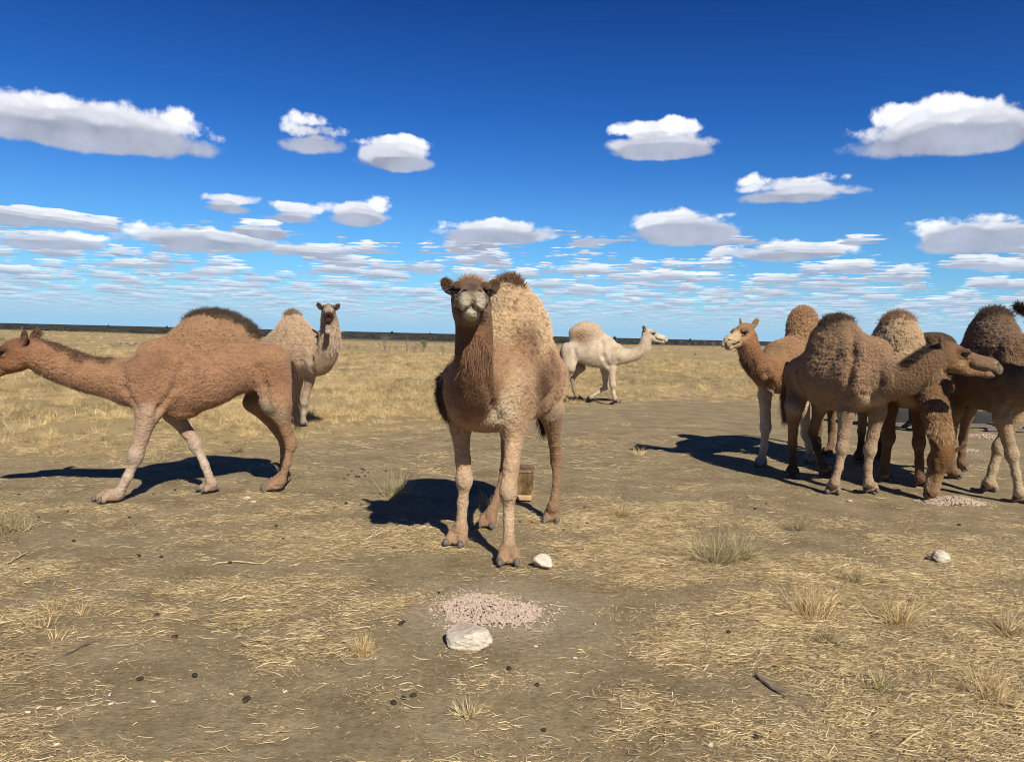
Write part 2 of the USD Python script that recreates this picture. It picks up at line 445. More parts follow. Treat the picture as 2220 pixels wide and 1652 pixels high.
def strands(rng, v, f, n, colour, weight, count, length, lift, flow, width, jitter=.35, segs=3, gravity=.25):
    """Hair rooted on the skin, denser where weight is larger. Returns points, widths, colours."""
    area = np.linalg.norm(np.cross(v[f[:, 1]] - v[f[:, 0]], v[f[:, 2]] - v[f[:, 0]]), axis=1)
    w = area * weight[f].mean(1)
    pick = rng.choice(len(f), count, p=w / w.sum())
    b = rng.dirichlet((1, 1, 1), count)
    tri = f[pick]
    P = (v[tri] * b[..., None]).sum(1)
    Nn = unit((n[tri] * b[..., None]).sum(1))
    C = (colour[tri] * b[..., None]).sum(1)
    F = flow(P) if callable(flow) else np.tile(np.asarray(flow, float), (count, 1))
    F = F - (F * Nn).sum(1, keepdims=True) * Nn
    d = unit(Nn * lift + unit(F) * (1 - lift) + rng.normal(0, jitter, (count, 3)))
    ln = length * rng.uniform(.55, 1.25, count)
    if callable(length):
        pass
    pts = [P - Nn * .004]
    p = pts[0]
    for s in range(segs):
        d = unit(d + np.array([0, 0, -gravity]) / segs)
        p = p + d * (ln / segs)[:, None]
        pts.append(p)
    W = width * np.linspace(1, .25, segs + 1)[None] * rng.uniform(.7, 1.3, (count, 1))
    C = C * .84 + C.mean(1, keepdims=True) * .16
    C = np.clip(C * rng.uniform(1.1, 1.95, (count, 1)), 0, .85)
    return np.stack(pts, 1), W, C

# ------------------------------------------------------------------ the ground
def sstep(x, a, b):
    t = np.clip((x - a) / (b - a), 0, 1)
    return t * t * (3 - 2 * t)


def grass_edge(x):
    """How far from the viewer the trampled dirt gives way to standing grass."""
    return np.interp(x, [-14, -5.2, -3.6, -2.4, -1.2, 0, 2, 5, 14], [7.0, 9.2, 9.8, 11.4, 13.6, 16.2, 18.6, 20.5, 21.5])


def far_edge(x, y):  # distance at which the painted cloud shadow on the plain begins
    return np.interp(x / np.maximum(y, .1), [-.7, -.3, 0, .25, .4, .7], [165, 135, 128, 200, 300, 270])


def p3d(x, y, sx, sy, z=0.0):
    return np.stack([x * sx, y * sy, np.full_like(x, z)], -1)


def straw_mask(x, y):
    """Where trampled straw lies, 0 to 1."""
    xr, yr = x * .97 + y * .24, -x * .24 + y * .97
    n = fbm(p3d(xr, yr, 1.5, 3.4), 4, 3)
    n2 = fbm(p3d(xr, yr, 4.5, 10.0, 5.), 3, 8)
    right = sstep(x - .12 * y, -.35, .5)
    b = np.where(y < 6.9, .37 + .34 * right, .12)
    b = b + .28 * sstep(y, 5.2, 5.9) * (1 - sstep(y, 6.7, 7.2)) * (1 - sstep(np.abs(x + .6), 1.4, 2.2))
    b = b - .34 * np.exp(-(((x + .02) / .62) ** 2 + ((y - 4.35) / .55) ** 2))           # pale dust round the feed
    b = b + .22 * sstep(x, .2, .8) * sstep(y, 6.5, 7.2) * (1 - sstep(y, 8.0, 9.0)) * (1 - sstep(x, 1.6, 2.4))
    b = b - .20 * sstep(y, 5.6, 6.6) * sstep(x, 2.2, 3.0) * (1 - sstep(y, 12, 14))
    e = grass_edge(x) - y
    b = b + .5 * (1 - sstep(e, -.4, 2.2))
    m = b + (n - .5) * 1.8 + (n2 - .5) * .95 - .5
    return sstep(m, -.12, .30)


_hr = np.random.default_rng(77)
HOOF = [(r_ * math.sin(a_), r_ * math.cos(a_)) for r_, a_ in zip(_hr.uniform(2.4, 8.5, 70), _hr.uniform(-.7, .7, 70))]


def relief(x, y):
    r = np.hypot(x, y)
    q = .030 * (fbm(p3d(x, y, .9, .9), 3, 21) - .5) + .014 * (fbm(p3d(x, y, 5, 5), 3, 22) - .5) * (1 - sstep(r, 14, 30))
    for hx, hy in HOOF:
        d2 = ((x - hx) ** 2 + (y - hy) ** 2) / .0081
        q = q - .013 * np.exp(-d2 ** 2) + .005 * np.exp(-((np.sqrt(d2) - 1.35) / .3) ** 2)
    fine = .012 * (fbm(p3d(x, y, 24, 24), 2, 23) - .5) * (1 - sstep(r, 7, 12))
    return (q + fine - .010) * (1 - sstep(r, 60, 120))


def gz(x, y):
    return float(relief(np.array([x], float), np.array([y], float))[0])


def build_ground():
    rr = [1.0]
    while rr[-1] < 12000:
        rr.append(rr[-1] * (1.0115 if rr[-1] < 14 else 1.02 if rr[-1] < 80 else 1.06))
    rr = np.array(rr)
    th = np.concatenate([np.arange(-54, 54.01, .32), np.arange(57, 306, 3.0)])
    th = np.radians(th)
    Rg, Tg = np.meshgrid(rr, th, indexing='ij')
    x, y = Rg * np.sin(Tg), Rg * np.cos(Tg)
    z = relief(x, y)
    sm = straw_mask(x, y)
    e = y - grass_edge(x) + 1.1 * (fbm(p3d(x, y, .8, .8), 3, 31) - .5) * 2
    field = sstep(e, -.5, 1.4) * np.where(y > 0, 1, 1)
    field = np.where(y < 0, sstep(Rg, 8, 11), field)
    n = fbm(p3d(x, y, .012, .03), 3, 41) - .5
    dark = sstep(np.where(y > 0, y, Rg) * (1 + .35 * n), far_edge(x, np.abs(y)) * .85, far_edge(x, np.abs(y)) * 1.25)  # cloud shadow over the far plain, put into the ground colour
    dust = .75 * np.exp(-(((x + .06) / .52) ** 2 + ((y - 4.38) / .46) ** 2) ** 1.5) * (.5 + fbm(p3d(x, y, 5, 7), 3, 61))
    V = np.stack([x, y, z], -1).reshape(-1, 3)
    nr, nt = Rg.shape
    i, j = np.meshgrid(np.arange(nr - 1), np.arange(nt), indexing='ij')
    j2 = (j + 1) % nt
    F = np.stack([i * nt + j, i * nt + j2, (i + 1) * nt + j2, (i + 1) * nt + j], -1).reshape(-1, 4)[:, ::-1]
    c = len(V)
    V = np.vstack([V, [0, 0, -.01]])
    F = np.vstack([np.vstack([F[:, [0, 1, 2]], F[:, [0, 2, 3]]]), np.stack([np.full(nt, c), (np.arange(nt) + 1) % nt, np.arange(nt)], 1)])
    F = F.copy()
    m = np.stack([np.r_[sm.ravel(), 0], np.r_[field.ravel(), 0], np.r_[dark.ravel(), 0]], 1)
    # make sure it faces up
    a = np.cross(V[F[0, 1]] - V[F[0, 0]], V[F[0, 2]] - V[F[0, 0]])
    if a[2] < 0:
        F = F[:, ::-1]
    N = {'a': ('attribute', {'attribute': 'coat'}), 'sp': ('separate_color', {}), 'g': ('geometry', {}),
         'n1': ('noise_texture', {'scale': 2.2, 'detail': 5.0, 'roughness': .6}), 'n2': ('noise_texture', {'scale': 26.0, 'detail': 5.0, 'roughness': .65}),
         'n3': ('noise_texture', {'scale': 130.0, 'detail': 3.0, 'roughness': .7}), 'n4': ('noise_texture', {'scale': .22, 'detail': 5.0, 'roughness': .6}),
         'mp': ('mapping', {'mapping_type': 'point', 'scale': (1.0, 2.6, 1.0), 'rotation': (0, 0, .2)}), 'n5': ('noise_texture', {'scale': 42.0, 'detail': 4.0, 'roughness': .7}),
         'dirt': ('rgb_ramp', {'ramp': [(.28, (.175, .131, .070)), (.5, (.246, .191, .108)), (.72, (.305, .244, .146))]}),
         'grit': ('rgb_ramp', {'ramp': [(.3, (.70, .69, .66)), (.5, (1, 1, 1)), (.72, (1.22, 1.22, 1.2))]}),
         'gr2': ('rgb_ramp', {'ramp': [(.3, (.80, .80, .78)), (.5, (1, 1, 1)), (.68, (1.22, 1.2, 1.16))]}),
         'd1': ('mix', {'mix_type': 'multiply', 'fac': 1.0}), 'd2': ('mix', {'mix_type': 'multiply', 'fac': .8}),
         'straw': ('rgb_ramp', {'ramp': [(.30, (.150, .110, .060)), (.48, (.27, .205, .112)), (.62, (.43, .335, .185)), (.8, (.58, .48, .29))]}),
         'sm': ('math', {'math_type': 'multiply'}), 'smr': ('rgb_ramp', {'ramp': [(.3, (.25,) * 3), (.6, (1, 1, 1))]}),
         'ms': ('mix', {'mix_type': 'mix'}),
         'fld': ('rgb_ramp', {'ramp': [(.25, (.17, .125, .065)), (.45, (.27, .200, .098)), (.6, (.37, .282, .140)), (.8, (.46, .36, .185))]}),
         'fn': ('math', {'math_type': 'multiply_add', 'value2': .5}), 'fn2': ('math', {'math_type': 'multiply', 'value2': .5}),
         'mf': ('mix', {'mix_type': 'mix'}), 'du': ('attribute', {'attribute': 'wool'}), 'mu': ('mix', {'mix_type': 'mix', 'color2': (.36, .305, .215)}), 'md': ('mix', {'mix_type': 'mix', 'color2': (.040, .040, .031)}),  # md darkens the base colour where the painted cloud shadow lies
         'hs': ('math', {'math_type': 'add'}), 'b': ('bump', {'strength': .9, 'distance': .012}),
         'p': ('principled_bsdf', {'roughness': .95, 'specular_ior_level': .12})}
    L = [('a.color', 'sp.color'), ('g.position', 'n1.vector'), ('g.position', 'n2.vector'), ('g.position', 'n3.vector'), ('g.position', 'n4.vector'), ('g.position', 'mp.vector'), ('mp.vector', 'n5.vector'),
         ('n1.fac', 'dirt.fac'), ('n2.fac', 'grit.fac'), ('n3.fac', 'gr2.fac'), ('dirt.color', 'mu.color1'), ('du.fac', 'mu.fac'), ('mu.color', 'd1.color1'), ('grit.color', 'd1.color2'), ('d1.color', 'd2.color1'), ('gr2.color', 'd2.color2'),
         ('n5.fac', 'straw.fac'), ('n2.fac', 'smr.fac'), ('sp.r', 'sm.value1'), ('smr.color', 'sm.value2'), ('sm.value', 'ms.fac'), ('d2.color', 'ms.color1'), ('straw.color', 'ms.color2'),
         ('n5.fac', 'fn2.value1'), ('n4.fac', 'fn.value1'), ('fn2.value', 'fn.value3'), ('fn.value', 'fld.fac'), ('sp.g', 'mf.fac'), ('ms.color', 'mf.color1'), ('fld.color', 'mf.color2'),
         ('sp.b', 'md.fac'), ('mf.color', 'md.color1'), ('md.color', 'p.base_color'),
         ('n2.fac', 'hs.value1'), ('n3.fac', 'hs.value2'), ('hs.value', 'b.height'), ('b.normal', 'p.normal')]
    usdkit.material(stage, LK + 'ground', N, L, surface='p.BSDF')
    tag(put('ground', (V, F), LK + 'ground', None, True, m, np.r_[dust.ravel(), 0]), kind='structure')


build_ground()

# ------------------------------------------------------------------ straw and grass
usdkit.material(stage, LK + 'straw', {'a': ('attribute', {'attribute': 'coat'}), 'oi': ('object_info', {}),
                                      'r': ('rgb_ramp', {'ramp': [(0, (.62, .57, .50)), (.5, (1, 1, 1)), (1, (1.32, 1.30, 1.25))]}), 'm': ('mix', {'mix_type': 'multiply', 'fac': 1.0}),
                                      'p': ('principled_bsdf', {'roughness': .6, 'specular_ior_level': .35}), 't': ('translucent_bsdf', {}), 'x': ('mix_closure', {'fac': .22})},
                [('oi.random', 'r.fac'), ('a.color', 'm.color1'), ('r.color', 'm.color2'), ('m.color', 'p.base_color'), ('m.color', 't.color'), ('p.BSDF', 'x.closure1'), ('t.BSDF', 'x.closure2')], surface='x.closure')
STRAW = np.array([(.66, .53, .29), (.55, .42, .21), (.78, .67, .44), (.38, .275, .145), (.25, .185, .105)])
GRASS = np.array([(.56, .42, .20), (.46, .325, .145), (.68, .54, .29), (.33, .26, .13), (.22, .195, .10)])


def ribbons(P, W, up):
    """P: (n, k, 3) centre lines; W: (n, k) widths; up: (n, 3) facing. Flat blades of k points."""
    n, k = P.shape[:2]
    d = np.gradient(P, axis=1)
    s = unit(np.cross(d, up[:, None, :]))
    A, B = P - s * W[..., None] / 2, P + s * W[..., None] / 2
    V = np.stack([A, B], 2).reshape(-1, 3)
    i = np.arange(n)[:, None] * 2 * k + np.arange(k - 1)[None] * 2
    F = np.stack([i, i + 1, i + 3, i + 2], -1).reshape(-1, 4)
    return V, np.vstack([F[:, [0, 1, 2]], F[:, [0, 2, 3]]])


def straw_patch(rng, n, rad, lmin, lmax, spread, high=.012):
    c = rng.normal(0, rad * .5, (n, 2))
    a = rng.normal(.12, spread, n)
    l = rng.uniform(lmin, lmax, n) * rng.uniform(.5, 1, n)
    d = np.stack([np.cos(a), np.sin(a)], 1)
    bend = rng.normal(0, .12, n) * l
    t = np.array([-.5, 0, .5])
    P = np.zeros((n, 3, 3))
    P[:, :, :2] = c[:, None] + d[:, None] * (t[None, :, None] * l[:, None, None])
    P[:, 1, :2] += np.stack([-d[:, 1], d[:, 0]], 1) * bend[:, None]
    P[:, :, 2] = rng.uniform(.002, high, (n, 1)) + rng.normal(0, .35, (n, 1)) * t[None] * l[:, None] * .3
    P[:, :, 2] = np.maximum(P[:, :, 2], .0015)
    W = rng.uniform(.0011, .0028, (n, 1)) * np.array([[.8, 1, .5]])
    up = unit(np.c_[rng.normal(0, .5, (n, 2)), np.ones(n)])
    V, F = ribbons(P, W, up)
    col = STRAW[rng.choice(5, n, p=[.32, .26, .18, .14, .10])] * rng.uniform(.75, 1.2, (n, 1))
    return V, F, np.repeat(col, 6, 0)


def tussock(rng, n, h, spread, pal, droop=.5, base=.05, w=.004, segs=4):
    """A bunch of dry blades rising from one crown and leaning outwards."""
    a = rng.uniform(0, 2 * np.pi, n)
    lean = rng.uniform(.05, 1, n) ** .8 * spread
    l = h * rng.uniform(.45, 1.1, n)
    o = np.stack([np.cos(a), np.sin(a)], 1)
    b0 = o * rng.uniform(0, base, n)[:, None] + rng.normal(0, base * .4, (n, 2))
    t = np.linspace(0, 1, segs)
    th = lean[:, None] + droop * lean[:, None] * t[None] + rng.normal(0, .08, (n, segs)).cumsum(1)
    step = l[:, None] / (segs - 1)
    r = np.cumsum(np.sin(th) * step, 1) - np.sin(th[:, :1]) * step
    z = np.cumsum(np.cos(th) * step, 1) - np.cos(th[:, :1]) * step
    P = np.zeros((n, segs, 3))
    P[:, :, :2] = b0[:, None] + o[:, None] * r[..., None]
    P[:, :, 2] = np.maximum(z, .003) - .004
    W = w * rng.uniform(.6, 1.4, (n, 1)) * np.linspace(1, .25, segs)[None]
    up = np.c_[rng.normal(0, 1, (n, 2)), rng.normal(0, .3, n)]
    V, F = ribbons(P, W, up)
    pal = np.asarray(pal)
    col = pal[rng.integers(0, len(pal), n)] * rng.uniform(.75, 1.2, (n, 1))
    return V, F, np.repeat(col, 2 * segs, 0)


def scatter(name, protos, pos, rot, scl, kind_idx, mat, label, cat):
    pi = UsdGeom.PointInstancer.Define(stage, path_for(name))
    for k, (V, F, c) in enumerate(protos):
        m = usdkit.mesh(stage, f'{pi.GetPath()}/clump_{k:03d}', (V, F), mat)
        UsdGeom.PrimvarsAPI(m).CreatePrimvar('coat', _T.Color3fArray, 'vertex').Set(Vt.Vec3fArray.FromNumpy(c.astype(np.float32)))
        pi.CreatePrototypesRel().AddTarget(m.GetPath())
    pi.CreateProtoIndicesAttr(Vt.IntArray.FromNumpy(kind_idx.astype(np.int32)))
    pi.CreatePositionsAttr(Vt.Vec3fArray.FromNumpy(pos.astype(np.float32)))
    q = np.zeros((len(pos), 4), np.float32)
    q[:, 2], q[:, 3] = np.sin(rot / 2), np.cos(rot / 2)
    pi.CreateOrientationsAttr(Vt.QuathArray([Gf.Quath(float(w), float(x), float(y), float(z)) for x, y, z, w in q]))
    pi.CreateScalesAttr(Vt.Vec3fArray.FromNumpy(np.repeat(scl[:, None], 3, 1).astype(np.float32)))
    tag(pi, label, cat, None, 'stuff')
    return pi


def wedge(rng, n, r0, r1, half=.78, power=1.0):
    """Points over the ground ahead, evenly by area for power 1, denser close by for less."""
    u = rng.uniform(0, 1, n)
    e = 2 * power
    r = (r0 ** e + u * (r1 ** e - r0 ** e)) ** (1 / e)
    a = rng.uniform(-half, half, n)
    return r * np.sin(a), r * np.cos(a)


rng = np.random.default_rng(5)
protos = [straw_patch(rng, 62, .13, .012, .075, .6, .009) for _ in range(9)] + [straw_patch(rng, 80, .14, .006, .030, 1.2, .006) for _ in range(4)] + [straw_patch(rng, 7, .30, .015, .12, .6) for _ in range(5)] + [straw_patch(rng, 60, .10, .03, .12, .5, .03) for _ in range(3)] + [straw_patch(rng, 26, .34, .005, .028, 1.3, .005) for _ in range(3)]
x, y = wedge(rng, 36000, 2.0, 9.5, .80, .8)
m = straw_mask(x, y)
k = rng.uniform(0, 1, len(x)) < m ** 1.3 * .55 + .006
x1, y1, m1 = x[k], y[k], m[k]
i1 = np.where(rng.uniform(0, 1, len(x1)) < .12 * m1, rng.integers(18, 21, len(x1)), rng.integers(0, 13, len(x1)))
x, y = wedge(rng, 5200, 2.0, 13, .80, .8)
i2 = np.where(rng.uniform(0, 1, len(x)) < .4, rng.integers(13, 18, len(x)), rng.integers(21, 24, len(x)))
xb, yb = wedge(rng, 9000, 9.0, 26, .78)
k = (rng.uniform(0, 1, len(xb)) < straw_mask(xb, yb) * .8) & (yb < grass_edge(xb) + 2.5)
xb, yb = xb[k], yb[k]
i3 = rng.integers(0, 13, len(xb))
X, Y, I = np.r_[x1, x, xb], np.r_[y1, y, yb], np.r_[i1, i2, i3]
scatter('straw_litter', protos, np.stack([X, Y, relief(X, Y) + .001], 1), rng.choice([0, math.pi], len(X)) + rng.normal(0, .28, len(X)), np.where(Y > 9, 1.5, 1.0) * rng.uniform(.8, 1.25, len(X)), I, LK + 'straw',
        'pale trampled straw strewn over the bare dirt in the foreground', 'straw')

protos = [tussock(rng, 46, rng.uniform(.13, .26), rng.uniform(.75, 1.2), GRASS[[0, 1, 2, 2, 3]], .8, .10, .0058) for _ in range(8)] + [tussock(rng, 40, .20, .8, GRASS[[3, 4, 4, 1]], .7, .07, .006) for _ in range(3)]
XS, YS, SS = [], [], []
for n, r0, r1, s0 in ((11000, 8, 24, .80), (14000, 22, 60, 1.0), (9000, 55, 190, 1.15), (1500, 150, 300, 1.2)):
    x, y = wedge(rng, n, r0, r1, .76)
    e = y - grass_edge(x) + 1.6 * (fbm(p3d(x, y, .7, .7), 3, 33) - .5) * 2
    dn = sstep(e, -1.2, 2.0) * (.25 + .75 * sstep(fbm(p3d(x, y, .45, .8), 3, 35), .40, .56))
    k = (rng.uniform(0, 1, n) < dn) & (y < far_edge(x, y) * 1.03)
    XS.append(x[k]); YS.append(y[k]); SS.append(s0 * rng.uniform(.55, 1.25, k.sum()) * (.6 + .4 * sstep(e[k], 0, 5)))
X, Y, Sx = map(np.concatenate, (XS, YS, SS))
green = fbm(p3d(X, Y, .35, .35), 2, 37) > .57
I = np.where(rng.uniform(0, 1, len(X)) < np.where(green, .55, .10), rng.integers(8, 11, len(X)), rng.integers(0, 8, len(X)))
scatter('dry_grass', protos, np.stack([X, Y, relief(X, Y)], 1), rng.uniform(0, 6.28, len(X)), Sx, I, LK + 'straw', 'golden dry grass covering the plain behind the camels', 'grass')

# low dark clumps far out, added to stand for the cloud shadow below the skyline
def bush_clump(rng, n, r, h, pal):
    c = rng.normal(0, 1, (n, 3)); c = unit(c) * rng.uniform(.3, 1, (n, 1)) ** .5
    c = c * [r, r, h * .5] + [0, 0, h * .5]
    d = unit(rng.normal(0, 1, (n, 3))); e = unit(np.cross(d, rng.normal(0, 1, (n, 3))))
    s = rng.uniform(.10, .22, (n, 1)) * r
    V = np.stack([c - d * s, c + d * s, c + e * s * 1.2], 1).reshape(-1, 3)
    pal = np.asarray(pal)
    return V, np.arange(3 * n).reshape(-1, 3), np.repeat(pal[rng.integers(0, len(pal), n)], 3, 0)


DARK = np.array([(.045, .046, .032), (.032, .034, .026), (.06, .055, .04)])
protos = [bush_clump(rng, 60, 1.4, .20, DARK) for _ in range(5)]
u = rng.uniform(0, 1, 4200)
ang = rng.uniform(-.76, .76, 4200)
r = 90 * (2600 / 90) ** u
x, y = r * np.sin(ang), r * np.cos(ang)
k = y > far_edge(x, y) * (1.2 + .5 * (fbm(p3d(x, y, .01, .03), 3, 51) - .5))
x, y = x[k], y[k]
scatter('distant_scrub', protos, np.stack([x, y, np.full(len(x), -.05)], 1), rng.uniform(0, 6.28, len(x)), rng.uniform(.7, 1.3, len(x)) * np.clip(y / 500, 1, 1.8), rng.integers(0, 5, len(x)), LK + 'straw', 'dark low scrub added across the far plain as its cloud shadow', 'scrub')

# ------------------------------------------------------------------ single tussocks that stand out
def place_tussock(px, py, hpx, spread, tone, label, n=130, base=None, droop=.6):
    g = ground_at(px, py)
    sc = g[1] / FOCAL
    h = hpx * sc
    rg = np.random.default_rng(int(px * 7 + py))
    pal = {'gold': GRASS[[0, 1, 2]], 'grey': np.array([(.44, .37, .20), (.34, .29, .16), (.54, .45, .25)]), 'green': np.array([(.27, .245, .125), (.36, .30, .15), (.46, .38, .20), (.22, .2, .105)])}[tone]
    V, F, c = tussock(rg, n, h, spread, pal, droop, base or h * .35, .0038, 5)
    p = xform('grass_tussock', (g[0], g[1], gz(g[0], g[1])), 0, label, 'tussock')
    put('blades', (V, F), LK + 'straw', p, False, c)


TUSS = [(1546, 1214, 86, 1.0, 'grey', 'bushy grey-green tussock, left of the pair right of the standing camel', 330), (1596, 1206, 84, 1.1, 'green', 'bushy tussock touching the right side of the grey-green one on the straw', 320),
        (1730, 1145, 34, .8, 'green', 'small greenish tussock on bare dirt below the woolly brown camel'), (1852, 1258, 40, .9, 'grey', 'grey-brown tussock in the straw to the left of the small white rock'),
        (1760, 1330, 84, .7, 'gold', 'upright gold tussock casting a dark shadow to its left, in the right-hand straw', 200), (1942, 1340, 72, .9, 'gold', 'gold tussock leaning right over the straw with a dark shadow beside it', 190),
        (2186, 1370, 60, 1.0, 'gold', 'loose gold tussock at the right edge of the picture'), (2142, 1502, 84, .75, 'gold', 'tall sparse tussock low at the right edge'),
        (1905, 1484, 70, 1.25, 'green', 'dull green flattened tussock beside the fallen dark stick', 150), (1792, 1388, 40, .9, 'green', 'short greenish tussock just below the upright gold one'),
        (8, 1150, 62, .6, 'grey', 'tall pale tussock at the left edge of the picture'), (50, 1146, 40, .8, 'grey', 'low pale tussock next to the tall one at the left edge'),
        (120, 1320, 52, .6, 'gold', 'thin upright grass stalks on the left, tallest of the four stalk clumps', 26), (178, 1328, 34, .6, 'gold', 'short grass stalks on the left, rightmost of the four stalk clumps', 18),
        (86, 1356, 60, .35, 'gold', 'brown-footed grass stalk on the left, left of the lowest stalk clump', 14), (116, 1382, 34, .5, 'gold', 'broken grass stubble, lowest of the four stalk clumps on the left', 18),
        (786, 1412, 44, .75, 'gold', 'stiff gold tussock on bare dirt left of the large white rock'), (1014, 1545, 46, 1.1, 'grey', 'flattened dark tussock in the straw below the large white rock'),
        (852, 1070, 62, .8, 'green', 'dark tussock standing in the shadow of the front-facing camel', 240), (1066, 1098, 48, .7, 'green', 'greenish tussock beside the hind leg of the front-facing camel'),
        (776, 888, 18, 1.0, 'green', 'green tussock at the grass edge right of the bellowing camel'), (515, 980, 24, .8, 'green', 'dark weed poking up over the shadow of the walking camel'), (345, 1000, 26, .8, 'green', 'weed behind the forelegs of the walking camel'),
        (110, 950, 30, 1.0, 'gold', 'round gold tussock on the plain under the neck of the walking camel'), (35, 935, 46, .8, 'grey', 'tall grey tussock at the left edge on the plain'), (540, 945, 28, 1.0, 'gold', 'gold tussock under the belly of the walking camel'),
        (1385, 985, 22, .9, 'gold', 'tiny tussock on the bare dirt left of the long shadow'), (1345, 1118, 34, .9, 'gold', 'dry tussock in the straw right of the rusty tub'), (905, 940, 14, 1.1, 'gold', 'flat gold tussock left of the front-facing camel at the dirt edge')]
for t in TUSS:
    place_tussock(*t)


def head(S, o, fwd, up, s, cols, jaw=0.0, ear=(.45, .75), ear_len=.115, wide=1.0):
    """A camel's head: skull, brows, long muzzle, split upper lip, hanging lower lip, jaw, ears. Returns the frame and places for the parts."""
    fwd = unit(fwd)
    side = unit(np.cross(up, fwd))
    up = np.cross(fwd, side)
    R = np.stack([fwd, side, up])
    L = lambda x, y, z: o + (np.array([x, y * wide, z]) * s) @ R
    ca, sa = math.cos(jaw), math.sin(jaw)

    def J(x, y, z):                                    # the lower jaw turns about its hinge
        x, z = x - .0, z + .07
        return L(x * ca + z * sa, y, -x * sa + z * ca - .07)
    Rj = np.stack([fwd * ca - up * sa, side, fwd * sa + up * ca])
    face, brow, muz, lip, chin, earc, poll = (cols[k] for k in ('face', 'brow', 'muzzle', 'lip', 'jaw', 'ear', 'poll'))
    S.ell(L(-.005, 0, .005), R, np.array([.125, .088 * wide, .098]) * s, .05, face)
    S.ell(L(-.03, 0, .06), R, np.array([.085, .075, .055]) * s, .04, poll)
    S.cone(L(.04, 0, .02), L(.19, 0, -.030), .080 * s, .056 * s, .03, face, flat=(side, .86))
    S.cone(L(.19, 0, -.030), L(.335, 0, -.050), .054 * s, .048 * s, .03, muz, flat=(side, .92))
    S.ell(L(.345, 0, -.075), R, np.array([.075, .058, .052]) * s, .03, muz)
    for y in (-1, 1):
        S.cone(L(.055, y * .066, .04), L(.135, y * .06, .042), .028 * s, .02 * s, .025, brow)
        S.ell(L(.05, y * .05, -.065), R, np.array([.085, .036, .062]) * s, .04, face)
        S.ell(L(.388, y * .030, -.102), R, np.array([.040, .031, .047]) * s, .008, lip)
        S.cone(L(.20, y * .047, -.06), L(.30, y * .045, -.075), .032 * s, .03 * s, .03, muz)
    S.cone(J(.02, 0, -.085), J(.17, 0, -.122), .062 * s, .042 * s, .04, face, flat=(side, .9))
    S.cone(J(.17, 0, -.122), J(.31, 0, -.137), .042 * s, .034 * s, .03, chin)
    S.ell(J(.335, 0, -.148), Rj, np.array([.052, .040, .030]) * s, .02, lip)
    for y in (-1, 1):
        S.cone(L(.19, y * .066, -.118), L(.30, y * .058, -.124), .007 * s, .012 * s, .012, None, op='sub')      # corner and line of the mouth
        S.cone(L(.30, y * .058, -.124), L(.43, y * .012, -.143), .010 * s, .009 * s, .012, None, op='sub')
        S.cone(L(.402, y * .020, -.046), L(.362, y * .052, -.066), .007 * s, .011 * s, .012, None, op='sub')    # slit nostril
        S.cone(L(.330, y * .054, -.056), L(.385, y * .024, -.036), .010 * s, .008 * s, .014, muz)              # flap over it
        S.ell(L(.112, y * .086, .012), R, np.array([.034, .026, .026]) * s, .016, None, op='sub')              # eye socket
        S.cone(L(.080, y * .081, .032), L(.145, y * .069, .030), .013 * s, .013 * s, .014, cols['lid'])        # upper lid
        S.cone(L(.082, y * .080, -.014), L(.140, y * .068, -.014), .010 * s, .009 * s, .014, face)             # lower lid
        # ear: a leaf, hollow in front
        eb = L(-.065, y * .075, .06)
        ed = unit(side * y * ear[0] + up * ear[1] - fwd * (ear[2] if len(ear) > 2 else .35))
        en = unit(fwd + side * y * 1.3)
        en = unit(en - (en @ ed) * ed)
        et = np.cross(ed, en)
        c = eb + ed * ear_len * .5 * s
        S.ell(c, np.stack([ed, en, et]), np.array([ear_len * .64, .018, .038]) * s, .014, earc)
        S.ell(c + (en * .017 + ed * .012) * s, np.stack([ed, en, et]), np.array([ear_len * .50, .014, .027]) * s, .010, None, op='sub')
    S.cone(L(.425, 0, -.075), L(.432, 0, -.125), .004 * s, .008 * s, .010, None, op='sub')                       # the cleft lip
    eyes = [L(.110, y * .074, .010) for y in (-1, 1)]
    eyer = .025 * s
    lash = [(L(.085, y * .090, .030), L(.140, y * .078, .028), side * y) for y in (-1, 1)]
    paint = [(L(.385, y * .036, -.056), .020 * s, np.array([.035, .028, .024]), .85) for y in (-1, 1)]
    paint += [(L(.362, y * .050, -.048), .014 * s, coatcol(228, 218, 204), .7) for y in (-1, 1)]  # white wet highlight above each nostril, painted as a pale spot
    paint += [(L(.11, y * .088, .012), .034 * s, np.array([.035, .026, .02]), .7) for y in (-1, 1)]
    paint += [(L(.39, 0, -.127), .018 * s, np.array([.04, .032, .03]), .6)]
    if 'bridge' in cols:
        paint += [(L(x_, 0, z_), r_ * s, cols['bridge'], .9) for x_, z_, r_ in ((.412, -.040, .036), (.40, -.030, .044), (.36, -.010, .060), (.29, .012, .060), (.22, .025, .060))]
    return dict(R=R, L=L, eyes=eyes, eyer=eyer, lash=lash, paint=paint, side=side, up=up, fwd=fwd, s=s)


